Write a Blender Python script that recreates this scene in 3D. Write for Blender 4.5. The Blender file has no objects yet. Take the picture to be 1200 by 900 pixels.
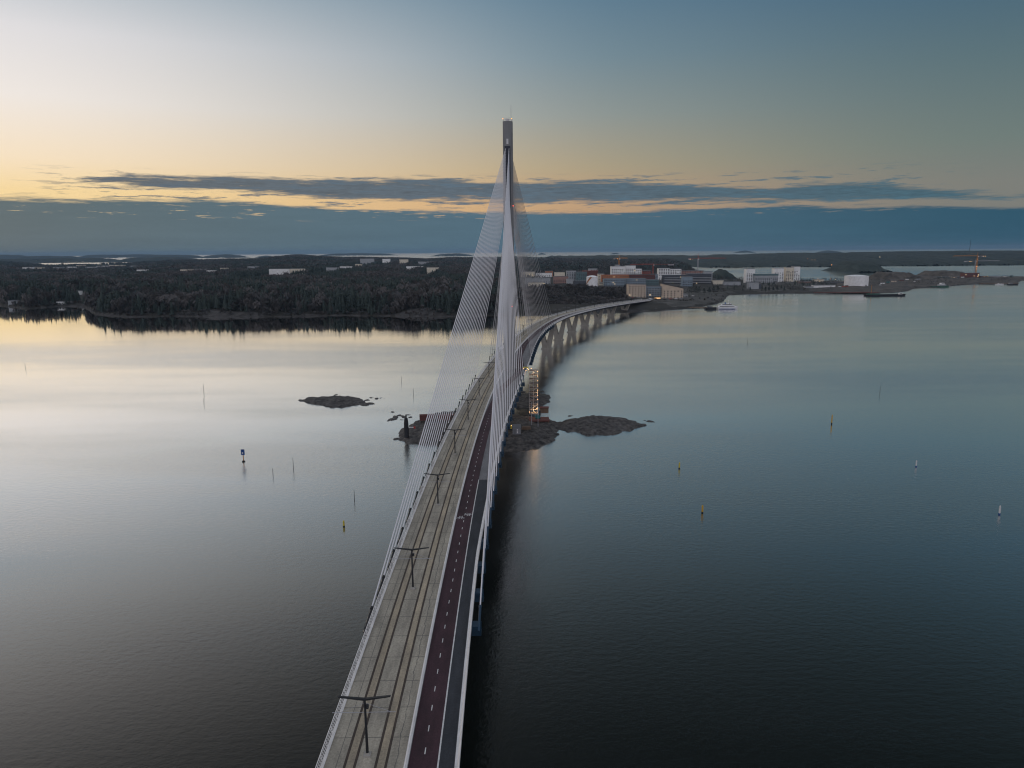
import bpy, math, random
import numpy as np
from mathutils import Vector, Matrix
random.seed(7); rng = np.random.default_rng(7)
S = bpy.context.scene; COL = S.collection
R = math.radians

# ------------------------------------------------------------------ camera
F = 833.0; PITCH = R(10.6); ROLL = R(0.45); H = 78.0
def ray(x, y):
    a = (x-600)/F; b = -(y-450)/F
    c, s = math.cos(ROLL), math.sin(ROLL)
    a, b = a*c + b*s, -a*s + b*c
    return a, math.cos(PITCH)+b*math.sin(PITCH), -math.sin(PITCH)+b*math.cos(PITCH)
def at_h(x, y, h=0.0):
    dx, dy, dz = ray(x, y); t = (h-H)/dz
    return Vector((dx*t, dy*t, h))
def at_d(x, y, d):
    dx, dy, dz = ray(x, y); t = d/dy
    return Vector((dx*t, d, H+dz*t))
cam = bpy.data.cameras.new('camera'); co = bpy.data.objects.new('camera', cam); COL.objects.link(co)
cam.sensor_width = 36; cam.lens = F/1200*36; cam.clip_start = .5; cam.clip_end = 120000
co.matrix_world = Matrix.Translation((0, 0, H)) @ Matrix.Rotation(R(90)-PITCH, 4, 'X') @ Matrix.Rotation(-ROLL, 4, 'Z')
S.camera = co

# ------------------------------------------------------------------ materials
def mat(name, col, rough=.8, metal=0, var=0.0, vscale=1.0, emit=None, estr=0, col2=None, bump=0, bscale=None, stretch=None, spec=.5):
    m = bpy.data.materials.new(name); m.use_nodes = True
    n = m.node_tree.nodes; l = m.node_tree.links
    p = n['Principled BSDF']; p.inputs['Roughness'].default_value = rough
    p.inputs['Metallic'].default_value = metal; p.inputs['Specular IOR Level'].default_value = spec
    p.inputs['Base Color'].default_value = (*col, 1)
    if var or col2 or bump:
        tc = n.new('ShaderNodeTexCoord'); mp = n.new('ShaderNodeMapping')
        l.new(tc.outputs['Object'], mp.inputs[0])
        if stretch: mp.inputs['Scale'].default_value = stretch
        nz = n.new('ShaderNodeTexNoise'); nz.inputs['Scale'].default_value = vscale; nz.inputs['Detail'].default_value = 6
        nz.inputs['Roughness'].default_value = .65
        l.new(mp.outputs[0], nz.inputs['Vector'])
        rp = n.new('ShaderNodeValToRGB'); rp.color_ramp.elements[0].position = .32; rp.color_ramp.elements[1].position = .68
        a = [c*(1-var) for c in col]; b = col2 if col2 else [min(1, c*(1+var)) for c in col]
        rp.color_ramp.elements[0].color = (*a, 1); rp.color_ramp.elements[1].color = (*b, 1)
        l.new(nz.outputs[0], rp.inputs[0]); l.new(rp.outputs[0], p.inputs['Base Color'])
        if bump:
            nb = n.new('ShaderNodeTexNoise'); nb.inputs['Scale'].default_value = bscale or vscale*3; nb.inputs['Detail'].default_value = 5
            l.new(mp.outputs[0], nb.inputs['Vector'])
            bp = n.new('ShaderNodeBump'); bp.inputs['Strength'].default_value = .6; bp.inputs['Distance'].default_value = bump
            l.new(nb.outputs[0], bp.inputs['Height']); l.new(bp.outputs[0], p.inputs['Normal'])
    if emit:
        p.inputs['Emission Color'].default_value = (*emit, 1); p.inputs['Emission Strength'].default_value = estr
    return m
M = {}
M['white_steel'] = mat('white_steel', (.75,.75,.76), .5, var=.12, vscale=.6)
M['cable'] = mat('cable_sheath', (.66,.66,.70), .45)
M['pylon'] = mat('pylon_concrete', (.22,.225,.235), .85, var=.16, vscale=.35, stretch=(1,1,.25))
M['pylon_dark'] = mat('slot_painted_shadow', (.035,.04,.06), .8)
M['concrete'] = mat('pier_concrete', (.34,.325,.30), .85, var=.2, vscale=.4, stretch=(1,1,.4))
M['girder'] = mat('weathered_girder', (.05,.055,.07), .7, var=.2, vscale=.5)
M['blue'] = mat('blue_painted_steel', (.008,.035,.07), .5, var=.15, vscale=1)
M['dark_steel'] = mat('dark_steel', (.012,.014,.018), .5)
M['rail'] = mat('rusty_rail_groove', (.05,.036,.028), .7, var=.35, vscale=.8)
M['mark'] = mat('white_road_paint', (.62,.62,.62), .7, var=.15, vscale=3)
M['asphalt_dark'] = mat('dark_asphalt', (.022,.027,.036), .85, var=.25, vscale=.35)
M['grey_walk'] = mat('pale_grey_asphalt', (.15,.15,.16), .85, var=.15, vscale=.5)
M['rock'] = mat('coastal_rock', (.028,.026,.026), .95, var=.5, vscale=.12, col2=(.085,.08,.078), bump=.6, bscale=.8)
M['islet'] = mat('dark_wet_rock', (.010,.010,.012), .9, vscale=.5, col2=(.13,.122,.115), bump=.5, bscale=.9)
M['soil'] = mat('forest_floor', (.022,.022,.018), 1, var=.3, vscale=.02, col2=(.05,.046,.04))
M['field'] = mat('bare_ground', (.03,.031,.028), 1, vscale=.05, col2=(.11,.105,.098))
M['gravel'] = mat('gravel', (.035,.034,.033), 1, col2=(.13,.115,.10), vscale=.06, bump=.6, bscale=.3)
M['conifer'] = mat('conifer_needles', (.014,.025,.025), 1, vscale=.035, col2=(.05,.066,.058))
M['bare'] = mat('bare_twigs', (.040,.042,.046), 1, vscale=.02, col2=(.125,.115,.113))
M['trunk'] = mat('bark', (.07,.06,.055), 1)
M['glass'] = mat('dark_window_glass', (.02,.026,.035), .35)
M['lit'] = mat('lit_window', (.3,.25,.15), .5, emit=(1,.72,.4), estr=.8)
def lamp(name, col, s): return mat(name, (.1,.1,.1), .5, emit=col, estr=s)
M['red_lamp'] = lamp('red_obstruction_light', (1,.10,.05), 2.5)
M['warm_lamp'] = lamp('warm_work_light', (1,.56,.22), 2.6)
M['white_lamp'] = lamp('white_work_light', (1,.84,.6), 2.6)
M['orange_lamp'] = lamp('sodium_light', (1,.40,.10), 2.2)
def plain(name, c, v=.12, vs=.15): 
    if name not in M: M[name] = mat(name, c, .8, var=v, vscale=vs)
    return M[name]
plain('beige', (.55,.45,.36)); plain('white_wall', (.78,.79,.8)); plain('grey_wall', (.34,.36,.39)); plain('bluegrey_wall', (.22,.28,.34))
plain('teal_wall', (.11,.17,.19)); plain('red_wall', (.26,.08,.06)); plain('orange_wall', (.40,.17,.09)); plain('pink_wall', (.30,.19,.17))
plain('dark_wall', (.07,.08,.10)); plain('cream_wall', (.68,.62,.52)); plain('roof_dark', (.05,.055,.065)); plain('roof_grey', (.16,.17,.19))
plain('tank_white', (.8,.8,.82)); plain('wood', (.16,.11,.08), .3, .5); plain('green_paint', (.04,.11,.08)); plain('hull_dark', (.02,.022,.028))
plain('hull_white', (.75,.76,.78)); plain('yellow', (.62,.50,.06)); plain('crane_orange', (.50,.22,.05)); plain('crane_red', (.35,.08,.06))
plain('crane_grey', (.35,.36,.40)); plain('buoy_orange', (.62,.36,.04)); plain('navy', (.015,.07,.25)); plain('black_paint', (.015,.015,.018)); plain('white_paint', (.7,.7,.72))
plain('container_grey', (.22,.23,.26)); plain('red_paint', (.40,.05,.04)); plain('teal_paint', (.03,.16,.17)); plain('brown_red', (.13,.05,.045))

def deck_mat(name, c1, c2, joint=True, jointcol=(.09,.088,.085)):
    m = bpy.data.materials.new(name); m.use_nodes = True; n = m.node_tree.nodes; l = m.node_tree.links
    p = n['Principled BSDF']; p.inputs['Roughness'].default_value = .85
    uv = n.new('ShaderNodeUVMap'); uv.uv_map = 'UV'
    def noise(sc, det, scale):
        mp = n.new('ShaderNodeMapping'); mp.inputs['Scale'].default_value = scale; l.new(uv.outputs[0], mp.inputs[0])
        z = n.new('ShaderNodeTexNoise'); z.inputs['Scale'].default_value = sc; z.inputs['Detail'].default_value = det; z.inputs['Roughness'].default_value = .7
        l.new(mp.outputs[0], z.inputs['Vector']); return z
    z1 = noise(.35, 7, (1, .35, 1)); rp = n.new('ShaderNodeValToRGB')
    rp.color_ramp.elements[0].position = .3; rp.color_ramp.elements[1].position = .7
    rp.color_ramp.elements[0].color = (*c1, 1); rp.color_ramp.elements[1].color = (*c2, 1); l.new(z1.outputs[0], rp.inputs[0])
    out = rp.outputs[0]
    z2 = noise(3.5, 5, (1, 1, 1)); mr = n.new('ShaderNodeMapRange'); mr.inputs[1].default_value = .25; mr.inputs[2].default_value = .75; mr.inputs[3].default_value = .62; mr.inputs[4].default_value = 1.22
    l.new(z2.outputs[0], mr.inputs[0])
    mx = n.new('ShaderNodeVectorMath'); mx.operation = 'SCALE'; l.new(out, mx.inputs[0]); l.new(mr.outputs[0], mx.inputs['Scale']); out = mx.outputs[0]
    z4 = noise(.11, 4, (5, .5, 1)); m4 = n.new('ShaderNodeMapRange'); m4.inputs[1].default_value = .35; m4.inputs[2].default_value = .62; m4.inputs[3].default_value = .74; m4.inputs[4].default_value = 1.06
    l.new(z4.outputs[0], m4.inputs[0]); mx4 = n.new('ShaderNodeVectorMath'); mx4.operation = 'SCALE'; l.new(out, mx4.inputs[0]); l.new(m4.outputs[0], mx4.inputs['Scale']); out = mx4.outputs[0]
    if joint:
        sp = n.new('ShaderNodeSeparateXYZ'); l.new(uv.outputs[0], sp.inputs[0])
        def mth(op, a, b=None):
            k = n.new('ShaderNodeMath'); k.operation = op
            for i, v in enumerate((a, b)):
                if v is None: continue
                if isinstance(v, (int, float)): k.inputs[i].default_value = v
                else: l.new(v, k.inputs[i])
            return k.outputs[0]
        md = mth('MODULO', sp.outputs[1], 5.6); j1 = mth('LESS_THAN', md, .13)
        dz = noise(.5, 2, (1, .6, 1)); off = mth('MULTIPLY', dz.outputs[0], .9)   # a wandering lengthwise crack
        c = mth('ABSOLUTE', mth('SUBTRACT', mth('ADD', sp.outputs[0], off), 8.45)); j2 = mth('LESS_THAN', c, .05)
        c3 = mth('ABSOLUTE', mth('SUBTRACT', sp.outputs[0], 1.45)); j3 = mth('LESS_THAN', c3, .04)
        jm = mth('MULTIPLY', mth('MAXIMUM', mth('MAXIMUM', j1, j2), j3), .75)
        mm = n.new('ShaderNodeMix'); mm.data_type = 'RGBA'; l.new(jm, mm.inputs[0]); l.new(out, mm.inputs[6]); mm.inputs[7].default_value = (*jointcol, 1); out = mm.outputs[2]
    l.new(out, p.inputs['Base Color']); return m
M['deck'] = deck_mat('tram_deck_concrete', (.27,.25,.21), (.50,.455,.37))
M['infill'] = deck_mat('track_infill', (.27,.24,.19), (.55,.46,.33), False)
M['bike'] = deck_mat('dark_red_asphalt', (.032,.014,.020), (.072,.031,.043), False)
M['foot'] = deck_mat('dark_footway_asphalt', (.020,.024,.032), (.050,.056,.068), False)
M['footgrey'] = deck_mat('pale_footway', (.15,.15,.16), (.23,.23,.24), False)

# ------------------------------------------------------------------ object helpers
def tag(o, label=None, cat=None, group=None, kind=None):
    if label: o['label'] = label
    if cat: o['category'] = cat
    if group: o['group'] = group
    if kind: o['kind'] = kind
    return o
def empty(name, loc, rz=0, label=None, cat=None, group=None):
    o = bpy.data.objects.new(name, None); COL.objects.link(o); o.location = loc; o.rotation_euler = (0, 0, rz)
    return tag(o, label, cat, group)
class MB:
    def __init__(s): s.v = []; s.f = []; s.m = []; s.uv = None
    def add(s, vs, fs, mi=0):
        k = len(s.v); s.v += [tuple(v) for v in vs]; s.f += [tuple(i+k for i in f) for f in fs]; s.m += [mi]*len(fs); return s
    def box(s, x0, x1, y0, y1, z0, z1, mi=0, T=None):
        vs = [Vector(p) for p in ((x0,y0,z0),(x1,y0,z0),(x1,y1,z0),(x0,y1,z0),(x0,y0,z1),(x1,y0,z1),(x1,y1,z1),(x0,y1,z1))]
        if T is not None: vs = [T @ v for v in vs]
        return s.add(vs, [(0,3,2,1),(4,5,6,7),(0,1,5,4),(1,2,6,5),(2,3,7,6),(3,0,4,7)], mi)
    def tube(s, pts, r, n=6, mi=0, caps=True):
        pts = [Vector(p) for p in pts]; rs = r if isinstance(r, (list, tuple)) else [r]*len(pts); k = len(s.v)
        for i, p in enumerate(pts):
            d = (pts[min(i+1, len(pts)-1)]-pts[max(i-1, 0)]).normalized()
            u = d.cross(Vector((0,0,1)) if abs(d.z) < .95 else Vector((1,0,0))).normalized(); w = d.cross(u)
            for j in range(n):
                a = 2*math.pi*j/n; s.v.append(tuple(p+(u*math.cos(a)+w*math.sin(a))*rs[i]))
        for i in range(len(pts)-1):
            for j in range(n):
                s.f.append((k+i*n+j, k+i*n+(j+1)%n, k+(i+1)*n+(j+1)%n, k+(i+1)*n+j)); s.m.append(mi)
        if caps:
            s.f.append(tuple(k+j for j in range(n))); s.f.append(tuple(k+(len(pts)-1)*n+j for j in reversed(range(n)))); s.m += [mi, mi]
        return s
    def lathe(s, prof, n=12, mi=0, T=None):
        k = len(s.v)
        for r, z in prof:
            for j in range(n):
                a = 2*math.pi*j/n; p = Vector((r*math.cos(a), r*math.sin(a), z)); s.v.append(tuple(T @ p if T is not None else p))
        for i in range(len(prof)-1):
            for j in range(n): s.f.append((k+i*n+j, k+i*n+(j+1)%n, k+(i+1)*n+(j+1)%n, k+(i+1)*n+j)); s.m.append(mi)
        s.f.append(tuple(k+j for j in reversed(range(n)))); s.f.append(tuple(k+(len(prof)-1)*n+j for j in range(n))); s.m += [mi, mi]
        return s
    def ball(s, c, r, mi=0, n=8):
        return s.lathe([(max(.02*r, r*math.sin(math.pi*i/6)), -r*math.cos(math.pi*i/6)) for i in range(7)], n, mi, Matrix.Translation(c))
    def prism(s, poly, z0, z1, mi=0, T=None):
        n = len(poly); vs = [Vector((x, y, z0)) for x, y in poly]+[Vector((x, y, z1)) for x, y in poly]
        if T is not None: vs = [T @ v for v in vs]
        return s.add(vs, [tuple(reversed(range(n))), tuple(range(n, 2*n))]+[(i, (i+1)%n, n+(i+1)%n, n+i) for i in range(n)], mi)
    def build(s, name, mats, parent=None, smooth=False):
        me = bpy.data.meshes.new(name); me.from_pydata(s.v, [], s.f)
        for m in (mats if isinstance(mats, (list, tuple)) else [mats]): me.materials.append(M[m] if isinstance(m, str) else m)
        if any(s.m): me.polygons.foreach_set('material_index', s.m)
        if s.uv:
            ul = me.uv_layers.new(name='UV')
            for lp in me.loops: ul.data[lp.index].uv = s.uv[lp.vertex_index]
        if smooth: me.polygons.foreach_set('use_smooth', [True]*len(me.polygons))
        me.update(); o = bpy.data.objects.new(name, me); COL.objects.link(o)
        if parent: o.parent = parent
        return o
def dup(o, parent=None):
    c = o.copy(); COL.objects.link(c); c.parent = parent
    for ch in list(o.children): dup(ch, c)
    return c
def np_mesh(name, V, Fc, mats, mi=None, smooth=False):
    me = bpy.data.meshes.new(name); V = np.asarray(V, dtype=np.float32); Fc = np.asarray(Fc, dtype=np.int32); k = Fc.shape[1]
    me.vertices.add(len(V)); me.vertices.foreach_set('co', V.ravel()); me.loops.add(Fc.size); me.loops.foreach_set('vertex_index', Fc.ravel())
    me.polygons.add(len(Fc)); me.polygons.foreach_set('loop_start', np.arange(0, Fc.size, k, dtype=np.int32))
    for m in mats: me.materials.append(M[m])
    if mi is not None: me.polygons.foreach_set('material_index', np.asarray(mi, dtype=np.int32))
    if smooth: me.polygons.foreach_set('use_smooth', np.ones(len(Fc), dtype=bool))
    me.update(calc_edges=True); o = bpy.data.objects.new(name, me); COL.objects.link(o); return o

# value noise
_G = rng.random((256, 256))
def vnoise(x, y):
    x = np.asarray(x, float); y = np.asarray(y, float); xi = np.floor(x).astype(int); yi = np.floor(y).astype(int); fx = x-xi; fy = y-yi
    fx = fx*fx*(3-2*fx); fy = fy*fy*(3-2*fy); g = lambda a, b: _G[a % 256, b % 256]
    return (g(xi, yi)*(1-fx)+g(xi+1, yi)*fx)*(1-fy)+(g(xi, yi+1)*(1-fx)+g(xi+1, yi+1)*fx)*fy
def fbm(x, y, o=4):
    r = 0; a = .5; s = 0
    for i in range(o): r = r+a*vnoise(np.asarray(x)*2**i+17*i, np.asarray(y)*2**i+31*i); s += a; a *= .5
    return r/s

# ------------------------------------------------------------------ world: dusk sky over a cloud bank
W = bpy.data.worlds.new('World'); S.world = W; W.use_nodes = True
nt = W.node_tree; n = nt.nodes; l = nt.links; n.clear()
def mth(op, *a, clamp=False):
    k = n.new('ShaderNodeMath'); k.operation = op; k.use_clamp = clamp
    for i, v in enumerate(a):
        if isinstance(v, (int, float)): k.inputs[i].default_value = v
        else: l.new(v, k.inputs[i])
    return k.outputs[0]
def mrange(v, a, b, c=0.0, d=1.0, smooth=True):
    k = n.new('ShaderNodeMapRange'); k.interpolation_type = 'SMOOTHSTEP' if smooth else 'LINEAR'
    l.new(v, k.inputs[0])
    for i, q in enumerate((a, b, c, d)): k.inputs[i+1].default_value = q
    return k.outputs[0]
def mixc(f, a, b):
    k = n.new('ShaderNodeMix'); k.data_type = 'RGBA'
    if isinstance(f, (int, float)): k.inputs[0].default_value = f
    else: l.new(f, k.inputs[0])
    for i, v in ((6, a), (7, b)):
        if isinstance(v, tuple): k.inputs[i].default_value = (*v, 1)
        else: l.new(v, k.inputs[i])
    return k.outputs[2]
def lin(c): return tuple(((v/255+.055)/1.055)**2.4 if v > 10 else v/255/12.92 for v in c)
def ramp(v, stops, interp='LINEAR'):
    k = n.new('ShaderNodeValToRGB'); l.new(v, k.inputs[0]); cr = k.color_ramp; cr.interpolation = interp
    while len(cr.elements) < len(stops): cr.elements.new(.5)
    for e, (p, c) in zip(cr.elements, stops): e.position = p; e.color = (*c, 1)
    return k.outputs[0]
tc = n.new('ShaderNodeTexCoord'); sp = n.new('ShaderNodeSeparateXYZ'); l.new(tc.outputs['Generated'], sp.inputs[0])
X_, Y_, Z_ = sp.outputs
el = mth('MULTIPLY', mth('ARCSINE', Z_), 57.29578); az = mth('MULTIPLY', mth('ARCTAN2', X_, Y_), 57.29578)
ep = mth('DIVIDE', mth('MAXIMUM', el, 0.0), 60.0, clamp=True)
# (elevation, sRGB) of the clear sky; left is towards the set sun, right and behind away from it
def sky_ramp(st): return ramp(ep, [(e/60, lin(c)) for e, c in st])
L_ = sky_ramp([(0,(250,212,152)),(4.2,(252,222,165)),(6.2,(252,231,200)),(10,(245,237,230)),(14,(230,227,228)),(18.5,(172,186,196)),(24,(206,202,198)),(32,(176,172,170)),(42,(120,120,122)),(60,(165,170,184))])
C_ = sky_ramp([(0,(208,162,116)),(4.2,(208,168,126)),(6.2,(190,170,136)),(10,(158,163,158)),(14,(128,149,160)),(18.5,(102,132,152)),(24,(122,136,144)),(32,(94,103,108)),(42,(54,62,66)),(60,(160,168,182))])
R_ = sky_ramp([(0,(126,124,118)),(4.2,(126,128,122)),(7,(112,126,122)),(12,(92,115,122)),(18.5,(62,98,124)),(24,(76,96,104)),(32,(50,64,68)),(42,(24,32,34)),(60,(150,156,170))])
B_ = sky_ramp([(0,(160,162,176)),(5,(205,198,206)),(12,(236,228,230)),(25,(222,222,230)),(40,(200,205,216)),(60,(176,184,200))])
sky = mixc(mrange(az, -40, 10), L_, C_); sky = mixc(mrange(az, -10, 36), sky, R_)
absaz = mth('ABSOLUTE', mth('ADD', az, 8.0)); sky = mixc(mrange(absaz, 60, 125), sky, B_)
# clouds: edges given as elevation over azimuth, ruffled by stretched noise
ax = mth('DIVIDE', mth('ADD', az, 40.0), 80.0, clamp=True)
def pos(x): return (math.degrees(math.atan2(ray(x, 250)[0], ray(x, 250)[1]))+40)/80
def elv(x, y):
    d = ray(x, y); return math.degrees(math.atan2(d[2], math.hypot(d[0], d[1])))
def curve(st): return mth('MULTIPLY', ramp(ax, [(pos(x), (elv(x, y)/10,)*3) for x, y in st]), 10.0)
cmb = n.new('ShaderNodeCombineXYZ'); l.new(mth('MULTIPLY', az, .17), cmb.inputs[0]); l.new(mth('MULTIPLY', el, 2.3), cmb.inputs[1])
def noise(scale, det, rough=.6):
    z = n.new('ShaderNodeTexNoise'); z.inputs['Scale'].default_value = scale; z.inputs['Detail'].default_value = det; z.inputs['Roughness'].default_value = rough
    l.new(cmb.outputs[0], z.inputs['Vector']); return mth('SUBTRACT', z.outputs[0], .5)
n1 = noise(1.6, 6, .65); n2 = noise(7, 6, .6); n3 = noise(.55, 3)
edge = mth('ADD', mth('ADD', mth('MULTIPLY', n1, 2.5), mth('MULTIPLY', n2, .8)), mth('MULTIPLY', n3, 2.0))
uTop = curve([(10,240),(60,232),(100,214),(150,208),(300,209),(400,210),(500,212),(620,216),(700,212),(800,216),(900,222),(960,215),(1040,217),(1110,226),(1190,236)])
uBot = curve([(10,205),(60,207),(100,212),(150,217),(250,222),(400,233),(500,234),(600,236),(700,237),(850,235),(1000,233),(1110,232),(1190,228)])
bTop = curve([(0,232),(150,234),(250,235),(300,238),(390,244),(480,248),(600,250),(740,248),(860,244),(960,241),(1060,241),(1200,245)])
mU = mth('MULTIPLY', mrange(mth('ADD', mth('SUBTRACT', uTop, el), mth('MULTIPLY', edge, .66)), -.32, .22),
         mrange(mth('ADD', mth('SUBTRACT', el, uBot), mth('MULTIPLY', edge, .66)), -.30, .22))
mB = mrange(mth('ADD', mth('SUBTRACT', bTop, el), mth('MULTIPLY', edge, .40)), -.22, .16)
# thin wisps in the gap and gilded slits in the bank
wis = mth('MULTIPLY', mrange(mth('ADD', n1, mth('MULTIPLY', n2, .4)), .05, .13), mth('MULTIPLY', mrange(el, 3.0, 3.6), mrange(el, 6.0, 5.2)))
wis = mth('MULTIPLY', wis, mth('MULTIPLY', mrange(az, -36, -28), mrange(az, 34, 26)))
slit = mth('MULTIPLY', mrange(mth('ADD', n1, mth('MULTIPLY', n2, .5)), .10, .16), mth('MULTIPLY', mrange(el, 2.2, 2.8), mrange(el, 4.2, 3.4)))
cloudC = mixc(mrange(az, -36, 0, smooth=False), lin((97,112,116)), lin((82,110,126))); cloudC = mixc(mrange(az, 0, 34, smooth=False), cloudC, lin((48,86,106)))
upC = mixc(mrange(az, -36, 0, smooth=False), lin((88,98,108)), lin((84,102,116))); upC = mixc(mrange(az, 0, 34, smooth=False), upC, lin((66,98,112)))
mott = n.new('ShaderNodeVectorMath'); mott.operation = 'SCALE'; l.new(upC, mott.inputs[0]); l.new(mrange(mth('ADD', n1, n2), -.28, .3, .74, 1.34, False), mott.inputs['Scale'])
mot2 = n.new('ShaderNodeVectorMath'); mot2.operation = 'SCALE'; l.new(cloudC, mot2.inputs[0]); l.new(mrange(mth('ADD', n3, mth('MULTIPLY', n1, .4)), -.3, .3, .92, 1.08, False), mot2.inputs['Scale'])
front = mrange(absaz, 100, 55)
mU = mth('MULTIPLY', mU, front)
sky2 = mixc(mth('MULTIPLY', wis, .8), sky, mott.outputs[0]); sky2 = mixc(mth('MULTIPLY', mU, .96), sky2, mott.outputs[0])
mBs = mth('MULTIPLY', mB, mth('SUBTRACT', 1.0, mth('MULTIPLY', slit, .55)))
mBf = mth('MULTIPLY', mBs, mrange(absaz, 150, 70, .35, 1))
sky2 = mixc(mBf, sky2, mot2.outputs[0])
ns = n.new('ShaderNodeTexSky'); ns.sky_type = 'NISHITA'; ns.sun_disc = False; ns.sun_elevation = R(2.5); ns.sun_rotation = R(-48); ns.altitude = 80
bg1 = n.new('ShaderNodeBackground'); l.new(ns.outputs[0], bg1.inputs[0]); bg1.inputs[1].default_value = .05
bg2 = n.new('ShaderNodeBackground'); l.new(sky2, bg2.inputs[0]); bg2.inputs[1].default_value = 1.0
msx = n.new('ShaderNodeMixShader'); msx.inputs[0].default_value = .98; l.new(bg1.outputs[0], msx.inputs[1]); l.new(bg2.outputs[0], msx.inputs[2])
wo = n.new('ShaderNodeOutputWorld'); l.new(msx.outputs[0], wo.inputs[0])

sd = bpy.data.lights.new('sun', 'SUN'); sd.energy = .3; sd.angle = R(8); sd.color = (1, .74, .5)
so = bpy.data.objects.new('sun', sd); COL.objects.link(so)
sv = Vector((math.sin(R(-48))*math.cos(R(2.5)), math.cos(R(-48))*math.cos(R(2.5)), math.sin(R(2.5))))
so.rotation_euler = sv.to_track_quat('Z', 'Y').to_euler()

# ------------------------------------------------------------------ water
def water_mat():
    m = bpy.data.materials.new('sea_water'); m.use_nodes = True; n = m.node_tree.nodes; l = m.node_tree.links; n.clear()
    def mth(op, *a, clamp=False):
        k = n.new('ShaderNodeMath'); k.operation = op; k.use_clamp = clamp
        for i, v in enumerate(a):
            if isinstance(v, (int, float)): k.inputs[i].default_value = v
            else: l.new(v, k.inputs[i])
        return k.outputs[0]
    def mr(v, a, b, c, d):
        k = n.new('ShaderNodeMapRange'); k.interpolation_type = 'SMOOTHSTEP'; l.new(v, k.inputs[0])
        for i, q in enumerate((a, b, c, d)): k.inputs[i+1].default_value = q
        return k.outputs[0]
    geo = n.new('ShaderNodeNewGeometry'); P = geo.outputs['Position']; sp = n.new('ShaderNodeSeparateXYZ'); l.new(P, sp.inputs[0])
    def noise(scale, vec, det=3, rough=.55):
        mp = n.new('ShaderNodeMapping'); mp.inputs['Scale'].default_value = vec; l.new(P, mp.inputs[0])
        z = n.new('ShaderNodeTexNoise'); z.inputs['Scale'].default_value = scale; z.inputs['Detail'].default_value = det; z.inputs['Roughness'].default_value = rough
        l.new(mp.outputs[0], z.inputs['Vector']); return z.outputs[0]
    patch = noise(.0042, (.32, 1.6, 1), 4, .6)            # wind patches: long slicks across the bay
    calm_shore = mth('MULTIPLY', mr(sp.outputs[1], 520, 760, 0, 1), mr(sp.outputs[0], 60, -60, 0, 1))
    calm_shore = mth('MULTIPLY', calm_shore, mr(sp.outputs[1], 3200, 2200, 0, 1))
    base = mr(patch, .38, .62, .09, .22)
    far = mr(sp.outputs[1], 1500, 5000, 0, 1)
    k = n.new('ShaderNodeMix'); l.new(calm_shore, k.inputs[0]); l.new(base, k.inputs[2]); k.inputs[3].default_value = .045
    k2 = n.new('ShaderNodeMix'); l.new(far, k2.inputs[0]); l.new(k.outputs[0], k2.inputs[2]); k2.inputs[3].default_value = .20
    rough = k2.outputs[0]
    rip = mth('ADD', noise(.55, (1, 1.5, 1), 3), mth('MULTIPLY', noise(1.9, (1, 1.35, 1), 2), .4))
    bp = n.new('ShaderNodeBump'); bp.inputs['Distance'].default_value = .12; l.new(rip, bp.inputs['Height'])
    st = mth('MULTIPLY', mr(patch, .38, .62, .3, .85), mth('SUBTRACT', 1.0, mth('MULTIPLY', calm_shore, .93)))
    st = mth('MULTIPLY', st, mr(sp.outputs[1], 1500, 400, .25, 1)); l.new(st, bp.inputs['Strength'])
    gl = n.new('ShaderNodeBsdfGlossy'); gl.inputs['Color'].default_value = (1, 1, 1, 1); l.new(rough, gl.inputs['Roughness']); l.new(bp.outputs[0], gl.inputs['Normal'])
    df = n.new('ShaderNodeBsdfDiffuse'); df.inputs['Color'].default_value = (.006, .008, .007, 1)
    lw = n.new('ShaderNodeLayerWeight'); lw.inputs['Blend'].default_value = .5
    fr = n.new('ShaderNodeValToRGB'); l.new(lw.outputs['Facing'], fr.inputs[0]); fr.color_ramp.interpolation = 'B_SPLINE'
    while len(fr.color_ramp.elements) < 7: fr.color_ramp.elements.new(.5)
    for e_, (p_, v_) in zip(fr.color_ramp.elements, [(0,.03),(.3,.04),(.42,.085),(.52,.20),(.63,.45),(.75,.84),(.86,1.0)]): e_.position = p_; e_.color = (v_, v_, v_, 1)
    f = fr.outputs[0]
    mx = n.new('ShaderNodeMixShader'); l.new(f, mx.inputs[0]); l.new(df.outputs[0], mx.inputs[1]); l.new(gl.outputs[0], mx.inputs[2])
    o = n.new('ShaderNodeOutputMaterial'); l.new(mx.outputs[0], o.inputs[0]); return m
WPOW = 1.9
M['water'] = water_mat()
w = MB(); w.add([(-40000,-3000,0),(40000,-3000,0),(40000,40000,0),(-40000,40000,0)], [(0,1,2,3)])
tag(w.build('water', 'water'), kind='structure')
sb_ = MB(); sb_.add([(-40000,-3000,-3.5),(40000,-3000,-3.5),(40000,40000,-3.5),(-40000,40000,-3.5)], [(0,1,2,3)])
tag(sb_.build('seabed', 'islet'), kind='structure')

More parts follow.
